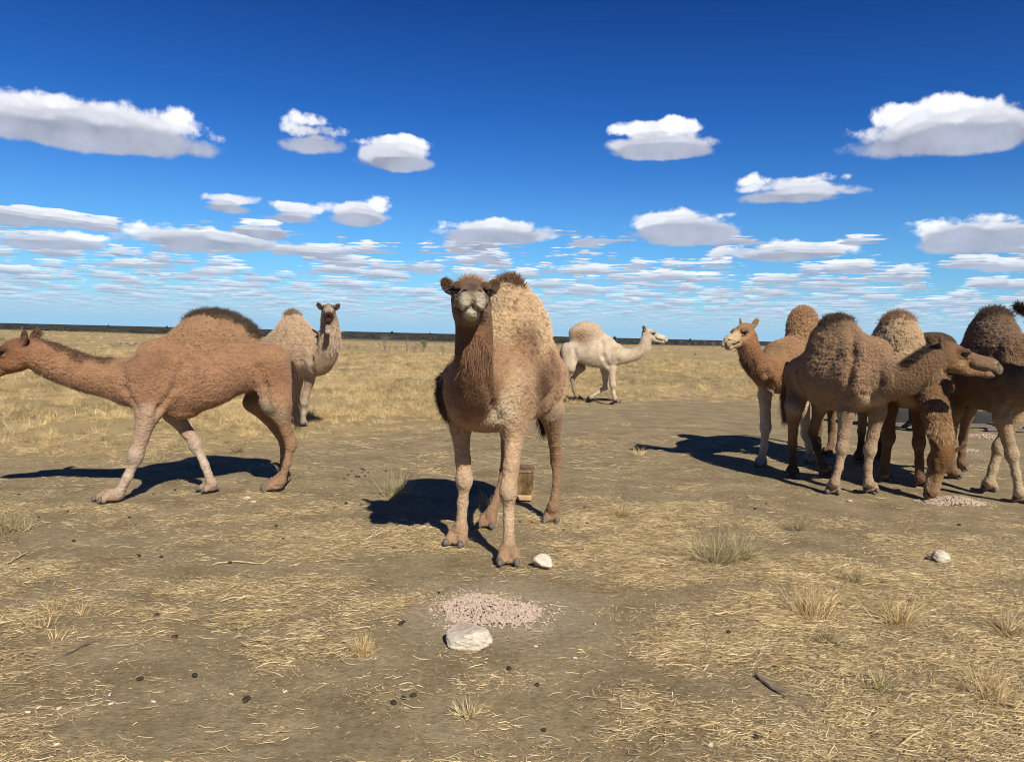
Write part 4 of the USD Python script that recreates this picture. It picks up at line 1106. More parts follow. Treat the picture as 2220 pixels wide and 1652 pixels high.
def spec_white():
    K = palette((238, 216, 186), hump=(226, 198, 162), neck=(232, 210, 178), face=(234, 216, 188), brow=(200, 175, 145), muzzle=(240, 224, 200), lip=(225, 205, 180), jaw=(228, 206, 176), ear=(110, 86, 66), poll=(225, 200, 165), lid=(110, 88, 70),
                leg=(230, 206, 178), foot=(190, 165, 138), leg_up=(238, 214, 184), hind_leg=(170, 140, 112), callus=(200, 178, 150))
    return dict(
        label='cream white camel walking to the right far behind the herd', seed=41, cell=.018, cols=K, mat='coat_short', hair=16000, hairw=.0055,
        trunk=[(1338, 745, 790, 18.45, .19), (1318, 728, 800, 18.5, .28), (1288, 725, 797, 18.6, .33), (1258, 730, 785, 18.7, .33), (1233, 742, 775, 18.8, .24)],
        hump=[((1270, 724, 18.6), (.42, .24, .28)), ((1274, 712, 18.6), (.27, .17, .14), .1)],
        neck=[(1332, 772, 18.4, .2), (1352, 772, 18.35, .16), (1375, 769, 18.3, .135), (1393, 757, 18.25, .13), (1400, 738, 18.22, .12)],
        head=dict(o=(1405, 724, 18.2), fwd=(1, -.12, -.06), s=1.10, ear=(.35, .6)),
        legs=[
            dict(front=True, j=[(1322, 765, 18.4, .19), (1326, 798, 18.38, .105), (1328, 834, 18.38, .07), (1330, 852, 18.38, .047), (1333, 864, 18.38, .058)], sole=(1334, 872), toe=(1343, 873)),
            dict(front=True, j=[(1312, 770, 18.75, .16), (1311, 802, 18.75, .10), (1313, 838, 18.78, .066), (1297, 851, 18.80, .046), (1281, 861, 18.8, .056)], sole=(1277, 868), toe=(1284, 869)),
            dict(front=False, j=[(1237, 765, 18.55, .22), (1234, 800, 18.5, .13), (1222, 832, 18.6, .052), (1221, 848, 18.6, .042), (1222, 862, 18.6, .052)], sole=(1224, 871), toe=(1232, 872)),
            dict(front=False, j=[(1250, 765, 18.95, .2), (1257, 797, 18.9, .125), (1241, 824, 19.0, .052), (1244, 846, 19.0, .042), (1249, 858, 19.0, .052)], sole=(1252, 866), toe=(1262, 867), cols=K['hind'])],
        tail=dict(p=[(1221, 750, 18.85), (1216, 772, 18.85), (1215, 792, 18.85), (1216, 805, 18.85)], col=coatcol(150, 122, 95)),
        paint=[((1265, 735, 18.35), .3, coatcol(190, 150, 112), .65), ((1255, 728, 18.4), .2, coatcol(160, 122, 88), .5), ((1332, 755, 18.25), .12, coatcol(200, 165, 130), .4), ((1275, 704, 18.6), .1, coatcol(150, 115, 80), .6),
               ((1390, 740, 18.3), .12, coatcol(150, 122, 96), .6)],
        wool=[((1268, 725, 18.5), .35, .6), ((1398, 758, 18.2), .22, .6)],
        tufts=[('throat_mane', [((1402, 762, 18.2), .16, (.4, -.5, -1), .0)], 500, .06, .4, (0, 0, -1), coatcol(205, 178, 140), .006)],
        folds=[([(1305, 740), (1308, 775), (1318, 795)], .05, .05), ([(1345, 750), (1340, 785)], .05, .04), ([(1243, 760), (1250, 785)], .05, .05)])


def spec_orange():
    K = palette((178, 134, 92), hump=(186, 142, 98), neck=(158, 110, 72), neck_low=(176, 128, 84), face=(196, 150, 104), brow=(150, 104, 68), muzzle=(222, 190, 148), lip=(190, 172, 150), jaw=(214, 176, 130), ear=(176, 140, 104), poll=(160, 110, 72), lid=(70, 50, 38),
                leg=(222, 196, 168), foot=(196, 166, 138), leg_up=(226, 198, 166), hind_leg=(130, 98, 70), callus=(200, 180, 155))
    return dict(
        label='tan camel with rounded hump looking left, leftmost of the bunched group', seed=51, cell=.015, cols=K, hair=30000, hairw=.0044,
        trunk=[(1670, 768, 846, 9.80, .22), (1692, 738, 853, 10.1, .30), (1735, 728, 850, 10.5, .33), (1772, 735, 838, 10.9, .31), (1795, 750, 820, 11.15, .24)],
        hump=[((1740, 716, 10.5), (.24, .21, .33), .09)],
        neck=[(1690, 800, 9.95, .19), (1660, 806, 9.68, .17), (1632, 778, 9.5, .128), (1622, 748, 9.45, .118), (1620, 730, 9.45, .105)],
        head=dict(o=(1613, 722, 9.42), fwd=(-.72, -.66, -.09), s=1.02, ear=(.35, .85)),
        legs=[
            dict(front=True, j=[(1668, 810, 9.75, .16), (1658, 856, 9.75, .10), (1660, 926, 9.78, .066), (1657, 964, 9.79, .044), (1651, 996, 9.8, .055)], sole=(1650, 1010), toe=(1636, 1022)),
            dict(front=True, j=[(1735, 820, 10.0, .16), (1742, 872, 10.1, .095), (1748, 940, 10.2, .064), (1754, 970, 10.25, .046), (1757, 992, 10.3, .058)], sole=(1758, 1003), toe=(1750, 1010)),
            dict(front=False, j=[(1800, 800, 11.0, .2), (1802, 865, 10.85, .12), (1803, 935, 11.1, .052), (1801, 965, 11.05, .042), (1795, 978, 11.0, .053)], sole=(1794, 986), toe=(1786, 990)),
            dict(front=False, j=[(1778, 800, 11.2, .19), (1778, 865, 11.1, .11), (1776, 930, 11.4, .05), (1774, 955, 11.4, .04), (1772, 968, 11.35, .05)], sole=(1771, 976), toe=(1764, 980))],
        tail=dict(p=[(1812, 750, 11.3), (1818, 790, 11.35), (1816, 840, 11.35), (1816, 870, 11.35)]),
        paint=[((1690, 835, 9.85), .17, coatcol(238, 220, 190), .85), ((1640, 812, 9.5), .15, coatcol(104, 72, 50), .5), ((1625, 770, 9.4), .12, coatcol(120, 82, 56), .5), ((1740, 690, 10.3), .2, coatcol(172, 128, 86), .5),
               ((1592, 728, 9.3), .09, coatcol(236, 212, 172), .6), ((1599, 705, 9.3), .07, coatcol(160, 104, 64), .6), ((1572, 726, 9.2), .04, coatcol(92, 74, 60), .7)],
        wool=[((1740, 720, 10.3), .5, .9), ((1700, 760, 10.0), .35, .8)],
        tufts=[('throat_mane', [((1620, 790, 9.4), .15, (-.6, -.6, -.4), .0), ((1608, 752, 9.4), .09, (0, -.2, -1), .2)], 900, .06, .4, (0, 0, -1), coatcol(100, 68, 48), .0044),
               ('hump_hair', [((1740, 680, 10.5), .25, (0, 0, 1), .2)], 1600, .035, .5, (0, 0, .3), coatcol(172, 128, 86), .0042)],
        folds=[([(1672, 775), (1664, 815), (1668, 845)], .04, .04), ([(1712, 760), (1705, 820), (1700, 850)], .05, .035)])


def spec_brown():
    K = palette((176, 138, 100), hump=(168, 132, 98), neck=(132, 100, 70), neck_low=(164, 130, 96), face=(152, 112, 76), brow=(112, 80, 54), muzzle=(138, 110, 84), lip=(140, 122, 102), jaw=(184, 144, 102), ear=(110, 80, 56), poll=(122, 86, 56), lid=(60, 44, 34),
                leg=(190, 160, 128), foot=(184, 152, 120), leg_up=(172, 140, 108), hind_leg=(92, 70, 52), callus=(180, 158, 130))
    return dict(
        label='dark brown woolly camel with its head turned right, in front of the bunched group', seed=61, cell=.013, cols=K, hair=46000, hairw=.0036,
        trunk=[(1888, 765, 880, 7.95, .24), (1866, 735, 893, 8.15, .305), (1818, 732, 890, 8.5, .345), (1778, 752, 868, 8.85, .325), (1748, 775, 848, 9.08, .25)],
        hump=[((1812, 745, 8.5), (.36, .24, .27)), ((1815, 708, 8.45), (.18, .14, .1), .1)],
        lumps=[((1885, 765, 8.05), (.18, .24, .17), K['body'])],
        neck=[(1900, 812, 8.0, .20), (1940, 826, 7.8, .17), (1985, 812, 7.65, .140), (2022, 782, 7.57, .128), (2042, 768, 7.55, .11)],
        head=dict(o=(2054, 770, 7.55), fwd=(1, -.16, -.02), s=1.16, ear=(.5, .65)),
        legs=[
            dict(front=True, j=[(1845, 820, 8.12, .17), (1834, 895, 8.1, .098), (1826, 972, 8.08, .060), (1819, 1012, 8.06, .039), (1809, 1046, 8.05, .052)], sole=(1806, 1068), toe=(1804, 1085), s=1.0),
            dict(front=True, j=[(1905, 815, 8.05, .17), (1903, 893, 8.08, .094), (1886, 974, 8.1, .060), (1882, 1012, 8.1, .039), (1883, 1046, 8.1, .052)], sole=(1886, 1065), toe=(1897, 1078), s=1.0),
            dict(front=False, j=[(1735, 815, 9.0, .20), (1722, 880, 8.85, .12), (1718, 965, 9.15, .054), (1719, 998, 9.12, .042), (1718, 1018, 9.1, .053)], sole=(1718, 1032), toe=(1720, 1045)),
            dict(front=False, j=[(1780, 815, 8.95, .19), (1780, 875, 8.8, .11), (1762, 938, 9.1, .054), (1772, 975, 9.05, .042), (1786, 1012, 9.0, .05)], sole=(1788, 1030), toe=(1799, 1042))],
        tail=dict(p=[(1708, 790, 9.2), (1700, 835, 9.25), (1700, 880, 9.25), (1702, 905, 9.25)]),
        paint=[((1890, 850, 7.92), .22, coatcol(216, 184, 142), .8), ((1866, 868, 7.95), .12, coatcol(206, 172, 130), .7), ((1812, 700, 8.4), .2, coatcol(70, 54, 44), .85), ((2090, 792, 7.4), .08, coatcol(214, 176, 128), .6),
               ((2145, 778, 7.3), .06, coatcol(90, 74, 60), .6), ((2060, 738, 7.5), .08, coatcol(130, 88, 58), .6), ((2000, 770, 7.6), .12, coatcol(70, 52, 40), .6), ((1715, 850, 9.0), .3, coatcol(98, 72, 52), .55)],
        wool=[((1870, 790, 8.0), .42, .75), ((1800, 760, 8.4), .45, .7)],
        tufts=[('hump_tuft', [((1815, 700, 8.45), .20, (0, 0, 1), .3)], 1700, .055, .55, (.3, 0, .5), coatcol(76, 60, 48), .0040),
               ('neck_mane', [((1985, 780, 7.62), .14, (0, 0, 1), .4), ((2020, 752, 7.55), .12, (-.4, 0, 1), .4)], 1300, .05, .5, (-.6, 0, .3), coatcol(70, 52, 40), .004),
               ('throat_mane', [((2040, 812, 7.5), .13, (0, -.3, -1), .1)], 600, .07, .25, (-.2, -.2, -1), coatcol(150, 118, 80), .0036)],
        folds=[([(1850, 712), (1845, 760), (1838, 820), (1840, 860)], .045, .045), ([(1912, 770), (1905, 830), (1890, 870)], .04, .035), ([(1725, 800), (1738, 850), (1745, 880)], .04, .04), ([(1852, 880), (1870, 860), (1895, 865)], .025, .025)])


def spec_feeding():
    K = palette((212, 178, 134), hump=(206, 172, 128), neck=(150, 112, 74), neck_low=(120, 84, 56), face=(138, 94, 54), brow=(84, 56, 36), muzzle=(186, 152, 112), bridge=(172, 130, 86), lip=(64, 50, 40), jaw=(176, 138, 98), ear=(92, 64, 42), poll=(128, 86, 48), lid=(60, 42, 30),
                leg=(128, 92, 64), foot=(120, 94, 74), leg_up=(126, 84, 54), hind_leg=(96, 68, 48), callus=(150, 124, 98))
    return dict(
        label='fawn camel with a shaggy crest lowering its head to the feed pellets', seed=71, cell=.014, cols=K, hair=36000, hairw=.0042,
        trunk=[(1985, 790, 882, 8.62, .22), (1972, 752, 885, 8.8, .29), (1948, 735, 880, 9.2, .335), (1922, 745, 868, 9.65, .32), (1905, 765, 850, 9.95, .24)],
        hump=[((1944, 742, 9.2), (.42, .26, .30)), ((1946, 703, 9.15), (.2, .14, .12), .1)],
        neck=[(1995, 805, 8.75, .20), (2012, 830, 8.45, .175), (2026, 880, 8.15, .135), (2036, 930, 7.97, .115), (2040, 962, 7.92, .092)],
        head=dict(o=(2041, 990, 7.88), fwd=(-.14, -.10, -1), up=(.05, -1, .1), s=1.06, ear=(.9, .15, .75), ear_len=.125, wide=1.0),
        legs=[
            dict(front=True, j=[(1935, 820, 8.75, .16), (1928, 890, 8.78, .10), (1926, 948, 8.8, .068), (1920, 992, 8.8, .046), (1917, 1024, 8.8, .060)], sole=(1918, 1040), toe=(1922, 1052), s=1.05),
            dict(front=True, j=[(1995, 825, 8.62, .16), (1994, 895, 8.62, .095), (1992, 960, 8.62, .064), (1993, 1004, 8.6, .045), (1994, 1036, 8.6, .058)], sole=(1996, 1050), toe=(2002, 1062)),
            dict(front=False, j=[(1880, 810, 9.85, .19), (1872, 872, 9.75, .115), (1868, 935, 10.15, .053), (1867, 965, 10.15, .042), (1862, 985, 10.1, .053)], sole=(1862, 998), toe=(1864, 1008)),
            dict(front=False, j=[(1920, 815, 9.9, .18), (1912, 880, 9.8, .11), (1906, 940, 10.2, .053), (1907, 965, 10.2, .042), (1907, 985, 10.2, .053)], sole=(1908, 996), toe=(1910, 1006))],
        tail=dict(p=[(1890, 770, 10.05), (1884, 810, 10.1), (1884, 850, 10.1), (1884, 875, 10.1)]),
        paint=[((1945, 690, 9.15), .2, coatcol(140, 104, 68), .85), ((2030, 890, 8.05), .14, coatcol(176, 140, 96), .6), ((2040, 940, 7.9), .12, coatcol(170, 128, 82), .6)],
        wool=[((1940, 740, 9.0), .6, 1.0), ((1975, 780, 8.7), .4, 1.0), ((2030, 900, 8.0), .3, .6)],
        tufts=[('hump_tuft', [((1946, 692, 9.15), .22, (0, 0, 1), .2)], 1600, .065, .55, (.3, 0, .3), coatcol(142, 108, 74), .0042),
               ('neck_mane', [((2028, 890, 8.05), .13, (0, -1, .3), .0), ((2040, 935, 7.9), .14, (0, -1, .3), .0)], 1700, .055, .3, (0, -.2, -1), coatcol(176, 138, 92), .0042),
               ('beard', [((2030, 835, 8.35), .12, (.2, -1, .2), .0)], 700, .08, .4, (.2, -.2, -1), coatcol(150, 118, 80), .0042)])


def spec_right():
    K = palette((144, 112, 82), hump=(136, 108, 82), neck=(110, 82, 60), neck_low=(150, 122, 92), face=(100, 74, 54), brow=(80, 60, 44), muzzle=(120, 98, 78), lip=(140, 124, 106), jaw=(110, 84, 62), ear=(46, 36, 30), poll=(80, 58, 42), lid=(50, 38, 30),
                leg=(206, 182, 146), foot=(196, 170, 136), leg_up=(176, 144, 108), hind_leg=(140, 108, 78), callus=(180, 160, 130))
    return dict(
        label='dark brown camel with a black tufted hump, cut off by the right edge', seed=81, cell=.014, cols=K, hair=36000, hairw=.0040,
        trunk=[(2205, 780, 892, 7.85, .24), (2192, 735, 897, 8.05, .32), (2158, 722, 892, 8.5, .345), (2122, 738, 880, 9.0, .30), (2100, 760, 860, 9.3, .23)],
        hump=[((2150, 735, 8.5), (.40, .24, .29)), ((2156, 695, 8.45), (.17, .13, .11), .1)],
        lumps=[((2205, 765, 7.95), (.2, .24, .2), K['body'])],
        neck=[(2215, 825, 7.85, .20), (2245, 835, 7.6, .17), (2268, 800, 7.42, .14), (2268, 745, 7.36, .125), (2262, 715, 7.36, .11)],
        head=dict(o=(2258, 696, 7.32), fwd=(.25, -1, .02), s=1.14, ear=(.8, .6)),
        legs=[
            dict(front=True, j=[(2172, 830, 7.95, .17), (2172, 905, 7.9, .10), (2194, 985, 7.88, .060), (2203, 1028, 7.86, .040), (2210, 1066, 7.85, .052)], sole=(2213, 1086), toe=(2214, 1102), s=1.0),
            dict(front=True, j=[(2208, 840, 8.25, .16), (2200, 905, 8.28, .095), (2166, 970, 8.3, .064), (2153, 1016, 8.3, .046), (2145, 1046, 8.3, .058)], sole=(2144, 1062), toe=(2146, 1075), s=1.05),
            dict(front=False, j=[(2100, 820, 9.25, .19), (2098, 885, 9.2, .12), (2088, 950, 9.55, .053), (2086, 980, 9.55, .042), (2084, 1002, 9.55, .053)], sole=(2084, 1018), toe=(2087, 1028)),
            dict(front=False, j=[(2080, 825, 9.0, .18), (2068, 890, 8.95, .11), (2062, 960, 9.25, .053), (2064, 995, 9.22, .042), (2066, 1020, 9.2, .053)], sole=(2068, 1034), toe=(2078, 1044))],
        tail=dict(p=[(2090, 765, 9.4), (2084, 805, 9.45), (2084, 850, 9.45), (2084, 870, 9.45)]),
        paint=[((2155, 690, 8.4), .2, coatcol(74, 60, 48), .85), ((2190, 870, 7.8), .16, coatcol(168, 140, 104), .6), ((2110, 830, 8.8), .25, coatcol(110, 72, 46), .5), ((2150, 850, 8.2), .2, coatcol(120, 78, 50), .5)],
        wool=[((2150, 740, 8.3), .6, 1.0), ((2195, 790, 7.9), .35, 1.0)],
        tufts=[('hump_tuft', [((2158, 684, 8.45), .19, (0, 0, 1), .1)], 1500, .065, .55, (.3, 0, .3), coatcol(80, 64, 52), .0040),
               ('ear_fringe', [(('head', -.09, -.13, .10), .13)], 600, .045, .6, (0, 0, .4), coatcol(44, 34, 28), .004)],
        folds=[([(2160, 740), (2155, 800), (2165, 860)], .05, .04), ([(2195, 880), (2172, 900)], .03, .03)])


def spec_hidden():
    K = palette((112, 86, 64), hump=(96, 74, 56), leg=(150, 122, 94), hind_leg=(110, 84, 62))
    return dict(
        label='dark brown camel standing farthest back, only its hump showing between the others', seed=91, cell=.022, cols=K, hair=5000, hairw=.006,
        trunk=[(2066, 750, 800, 13.8, .22), (2052, 740, 815, 13.85, .30), (2026, 738, 812, 13.95, .33), (1998, 740, 802, 14.1, .31), (1982, 752, 795, 14.2, .24)],
        hump=[((2022, 742, 13.95), (.36, .22, .18))],
        neck=[(2062, 785, 13.75, .19), (2078, 785, 13.65, .155), (2092, 772, 13.55, .13), (2099, 752, 13.5, .115)],
        head=dict(o=(2102, 768, 13.45), fwd=(.8, -.6, -.3), s=1.05),
        legs=[
            dict(front=True, j=[(2056, 790, 13.7, .16), (2057, 830, 13.7, .095), (2058, 880, 13.7, .062), (2058, 905, 13.7, .045), (2058, 926, 13.7, .056)], sole=(2058, 938), toe=(2066, 942)),
            dict(front=True, j=[(2048, 790, 14.1, .16), (2047, 830, 14.1, .095), (2046, 876, 14.1, .062), (2046, 900, 14.1, .045), (2046, 920, 14.1, .056)], sole=(2046, 932), toe=(2054, 936)),
            dict(front=False, j=[(1990, 785, 14.0, .19), (1988, 832, 14.0, .11), (1982, 880, 14.2, .052), (1983, 902, 14.2, .042), (1984, 920, 14.2, .052)], sole=(1985, 930), toe=(1992, 934)),
            dict(front=False, j=[(1984, 785, 14.4, .18), (1980, 830, 14.4, .11), (1974, 876, 14.6, .052), (1975, 896, 14.6, .042), (1976, 912, 14.6, .052)], sole=(1977, 921), toe=(1984, 924))],
        paint=[], wool=[((2022, 745, 13.9), .5, .8)], tufts=[])


HERD = [spec_centre, spec_left, spec_behind, spec_white, spec_orange, spec_brown, spec_feeding, spec_right, spec_hidden]
for build_spec in HERD:
    camel(build_spec())

# ------------------------------------------------------------------ shrubs on the plain, skyline bushes
usdkit.material(stage, LK + 'bark', {'g': ('geometry', {}), 'n': ('noise_texture', {'scale': 9.0, 'detail': 4.0}), 'r': ('rgb_ramp', {'ramp': [(.3, (.10, .08, .065)), (.7, (.24, .20, .165))]}), 'p': ('principled_bsdf', {'roughness': .9})},
                [('g.position', 'n.vector'), ('n.fac', 'r.fac'), ('r.color', 'p.base_color')], surface='p.BSDF')


def tube(pts, rad, sides=5):
    pts = np.asarray(pts, float); k = len(pts)
    d = unit(np.gradient(pts, axis=0))
    a = unit(np.cross(d, [.3, .2, 1.0])); b = np.cross(d, a)
    t = np.linspace(0, 2 * np.pi, sides, endpoint=False)
    V = (pts[:, None] + (a[:, None] * np.cos(t)[None, :, None] + b[:, None] * np.sin(t)[None, :, None]) * np.asarray(rad)[:, None, None]).reshape(-1, 3)
    i, j = np.meshgrid(np.arange(k - 1), np.arange(sides), indexing='ij')
    j2 = (j + 1) % sides
    F = np.stack([i * sides + j, i * sides + j2, (i + 1) * sides + j2, (i + 1) * sides + j], -1).reshape(-1, 4)
    F = np.vstack([F[:, [0, 1, 2]], F[:, [0, 2, 3]]])
    return V, F


def join(parts):
    V, F, n = [], [], 0
    for v, f in parts:
        V.append(v); F.append(f + n); n += len(v)
    return np.vstack(V), np.vstack(F)


def shrub(px, py, hpx, wpx, label, leaf=None, seed=0, stems=6, thick=1.0, name='shrub'):
    """Forking bare stems from one foot, and where it is alive a loose crown of small leaves."""
    g = ground_at(px, py)
    sc = g[1] / FOCAL
    H, Wd = hpx * sc, wpx * sc
    rg = np.random.default_rng(seed)
    root = xform(name, (g[0], g[1], 0), 0, label, 'shrub')
    tubes, tips = [], []

    def grow(p, d, l, r, depth):
        pts = [p]
        for s in range(3):
            d = unit(d + rg.normal(0, .16, 3) + [0, 0, .08])
            p = p + d * l / 3
            pts.append(p)
        tubes.append(tube(pts, np.linspace(r, r * .6, 4), 4))
        tips.append(p)
        if depth > 0:
            for _ in range(rg.integers(2, 4)):
                grow(p, unit(d + rg.normal(0, .42, 3) * [1, 1, .5]), l * rg.uniform(.55, .85), r * .6, depth - 1)
    for s in range(stems):
        a = rg.uniform(0, 6.28)
        o = np.array([math.cos(a), math.sin(a), 0])
        grow(o * .05 * Wd, unit(o * rg.uniform(.1, .9) * Wd / H + [0, 0, 1]), H * .42, .014 * H * thick + .006, 2)
    V, F = join(tubes)
    k = H / max(V[:, 2].max(), .01); kx = Wd / 2 / max(np.abs(V[:, :2]).max(), .01)
    V = V * [min(kx, k * 1.6), min(kx, k * 1.6), k]
    put('stems', (V, F), LK + 'bark', root)
    if leaf is not None:
        T = np.array(tips) * [min(kx, k * 1.6), min(kx, k * 1.6), k]
        n = 900
        c = T[rg.integers(0, len(T), n)] + rg.normal(0, .09 * H, (n, 3)); c[:, 2] = np.clip(c[:, 2], .05, H)
        d = unit(rg.normal(0, 1, (n, 3))); e = unit(np.cross(d, rg.normal(0, 1, (n, 3))))
        s = rg.uniform(.018, .04, (n, 1)) * H
        LV = np.stack([c - d * s, c + d * s * .3 + e * s * .6, c + d * s * 1.2, c + d * s * .3 - e * s * .6], 1).reshape(-1, 3)
        i = np.arange(n)[:, None] * 4
        LF = np.vstack([i + [0, 1, 2], i + [0, 2, 3]])
        col = np.repeat(np.asarray(leaf) * rg.uniform(.7, 1.3, (n, 1)), 4, 0)
        put('leaves', (LV, LF), LK + 'straw', root, False, col)


GREY, GREEN, DULL = (.26, .24, .19), (.16, .17, .08), (.20, .19, .12)
SHRUBS = [(835, 762, 40, 26, 'tallest bare forked shrub on the plain left of the front-facing camel', None, 9), (883, 763, 32, 24, 'bare dark forked shrub next to the round green bush', None, 8), (917, 763, 25, 30, 'round green bush on the plain between bare shrubs', GREEN, 8),
          (960, 770, 24, 20, 'pale fan-shaped dry shrub close beside the front-facing camel', None, 9), (822, 760, 18, 12, 'small bare shrub just left of the tallest bare shrub', None, 5), (845, 761, 20, 12, 'thin bare shrub just right of the tallest bare shrub', None, 4),
          (753, 758, 12, 22, 'low grey rounded bush right of the bellowing camel', GREY, 6), (772, 759, 10, 16, 'low brownish bush beside the grey rounded one', DULL, 5), (788, 761, 9, 9, 'dark dead stump on the plain, leftmost stump of the shrub line', None, 4),
          (862, 760, 10, 18, 'low straggly shrub between the tallest and the dark forked shrub', GREY, 5), (804, 760, 11, 6, 'lone upright dead stem in the shrub line', None, 2), (897, 764, 14, 16, 'grey leafy shrub at the left foot of the round green bush', GREY, 6),
          (1435, 752, 12, 14, 'small grey shrub under the muzzle of the white camel', GREY, 6), (1475, 748, 9, 10, 'dark little shrub right of the white camel, nearest to its muzzle on the far side', DULL, 5), (1494, 753, 10, 9, 'bare shrub in the middle of the gap right of the white camel', None, 5),
          (1507, 753, 13, 9, 'bare shrub just left of the tall thin dead shrub', None, 5), (1526, 756, 23, 11, 'tall thin dead shrub between the white camel and the tan camel', None, 5, 1.3), (1546, 757, 17, 14, 'dark branching shrub left of the tan camel’s muzzle', None, 7, 1.3),
          (1566, 760, 10, 6, 'short dead stem right below the tan camel’s muzzle', None, 3), (1503, 772, 7, 14, 'low dark scrub in the grass right of the white camel', DULL, 4), (1514, 794, 6, 10, 'tiny dark clump in the near grass right of the white camel', DULL, 4),
          (4, 745, 14, 18, 'grey-green bush at the left edge beyond the walking camel', GREEN, 6), (92, 735, 12, 22, 'dark weedy shrub behind the neck of the walking camel', DULL, 6), (207, 771, 14, 8, 'dark upright dead plant on the plain above the neck of the walking camel', None, 4, 1.6),
          (250, 752, 10, 34, 'low spreading grey scrub beyond the shoulder of the walking camel', GREY, 8), (285, 750, 9, 26, 'low dull scrub nearest to the shoulder of the walking camel', DULL, 8), (160, 752, 8, 24, 'low scrub on the plain beyond the walking camel’s neck', GREY, 6), (978, 838, 12, 10, 'small dry plant beside the flank of the front-facing camel', DULL, 5)]
for i_, q in enumerate(SHRUBS):
    shrub(q[0], q[1], q[2], q[3], q[4].replace('’', ''), q[5], 100 + i_, q[6], q[7] if len(q) > 7 else 1.0)


def skyline_bush(px, hpx, wpx, dist, label, seed):
    d = ray(px, 720); p = EYE + d * (dist / d[1])
    rg = np.random.default_rng(seed)
    H, Wd = .7 * hpx * dist / FOCAL + 1.6, .7 * wpx * dist / FOCAL
    root = xform('skyline_bush', (p[0], p[1], 0), 0, label, 'bush')
    put('stem', tube([[0, 0, 0], [.05 * H, 0, H * .5]], [.06 * H, .03 * H]), LK + 'bark', root)
    n = 260
    c = unit(rg.normal(0, 1, (n, 3))) * rg.uniform(.2, 1, (n, 1)) ** .5 * [Wd / 2, Wd / 2, H * .42] + [0, 0, H * .55]
    a = unit(rg.normal(0, 1, (n, 3))); b = unit(np.cross(a, rg.normal(0, 1, (n, 3)))); s = rg.uniform(.05, .12, (n, 1)) * H
    V = np.stack([c - a * s, c + a * s, c + b * s * 1.3], 1).reshape(-1, 3)
    put('crown', (V, np.arange(3 * n).reshape(-1, 3)), LK + 'straw', root, False, np.repeat(DARK[rg.integers(0, 3, n)] * 1.2, 3, 0))


for i_, (px, h_, w_, d_, lb) in enumerate([(235, 3, 6, 620, 'tiny dark bush on the skyline above the walking camel’s neck'), (362, 3.5, 6, 560, 'tiny dark bush on the skyline in front of the walking camel’s hump'), (1333, 5, 9, 420, 'dark bush on the skyline above the white camel’s back'),
                                           (850, 4, 8, 500, 'wide dark bush on the skyline behind the tallest bare shrub'), (932, 3, 4, 520, 'speck of a bush on the skyline left of the front-facing camel'), (1497, 4, 5, 480, 'small bush on the skyline right of the white camel’s muzzle'), (1580, 3, 12, 600, 'flat dark bush on the skyline above the tan camel’s nose')]):
    skyline_bush(px, h_, w_, d_, lb.replace('’', ''), 300 + i_)

# a lone post far out on the left
plain('old_wood', (.13, .105, .085), .9, .35, 30.0, .004)
g = ground_at(48, 736)
post = trimesh.creation.cylinder(.05, 1.25, sections=10); post.apply_translation([0, 0, .6])
post_root = xform('fence_post', (g[0], g[1], 0), 0, 'lone dark fence post on the plain behind the walking camel head', 'post')
put('shaft', (post.vertices, post.faces), LK + 'old_wood', post_root)
cp = trimesh.creation.cone(.055, .06, sections=10); cp.apply_translation([0, 0, 1.222])
put('cap', (cp.vertices, cp.faces), LK + 'old_wood', post_root)

# ------------------------------------------------------------------ rocks
usdkit.material(stage, LK + 'quartz', {'g': ('geometry', {}), 'n': ('noise_texture', {'scale': 11.0, 'detail': 6.0, 'roughness': .65, 'distortion': .8}), 'n2': ('noise_texture', {'scale': 60.0, 'detail': 4.0}),
                                       'r': ('rgb_ramp', {'ramp': [(.28, (.20, .145, .09)), (.42, (.40, .33, .24)), (.55, (.48, .42, .335)), (.75, (.56, .52, .45))]}),
                                       'b': ('bump', {'strength': .8, 'distance': .006}), 'h': ('math', {'math_type': 'add'}), 'p': ('principled_bsdf', {'roughness': .65, 'specular_ior_level': .35})},
                [('g.position', 'n.vector'), ('g.position', 'n2.vector'), ('n.fac', 'r.fac'), ('r.color', 'p.base_color'), ('n.fac', 'h.value1'), ('n2.fac', 'h.value2'), ('h.value', 'b.height'), ('b.normal', 'p.normal')], surface='p.BSDF')


def rock(px, py, w, d, h, seed, label, rz=0.0, cuts=9):
    g = ground_at(px, py)
    rg = np.random.default_rng(seed)
    m = trimesh.creation.icosphere(5, 1.0)
    v = m.vertices.copy()
    for _ in range(cuts):                               # flat broken faces
        nrm = unit(rg.normal(0, 1, 3)); lim = rg.uniform(.55, .86)
        over = np.maximum(v @ nrm - lim, 0)
        v -= over[:, None] * nrm * .88
    v *= 1 + .16 * (fbm(v * 1.7 + seed, 4, seed)[:, None] - .5) * 2 + .035 * (fbm(v * 8 + seed, 3, seed + 1)[:, None] - .5) * 2
    v *= np.array([w, d, h]) / 2 / np.abs(v).max(0)
    c, s = math.cos(rz), math.sin(rz)
    v = v @ np.array([[c, s, 0], [-s, c, 0], [0, 0, 1]])
    v[:, 2] += h * .36
    root = put('rock', (v + [g[0], g[1], gz(g[0], g[1])], m.faces), LK + 'quartz')
    tag(root, label, 'rock')


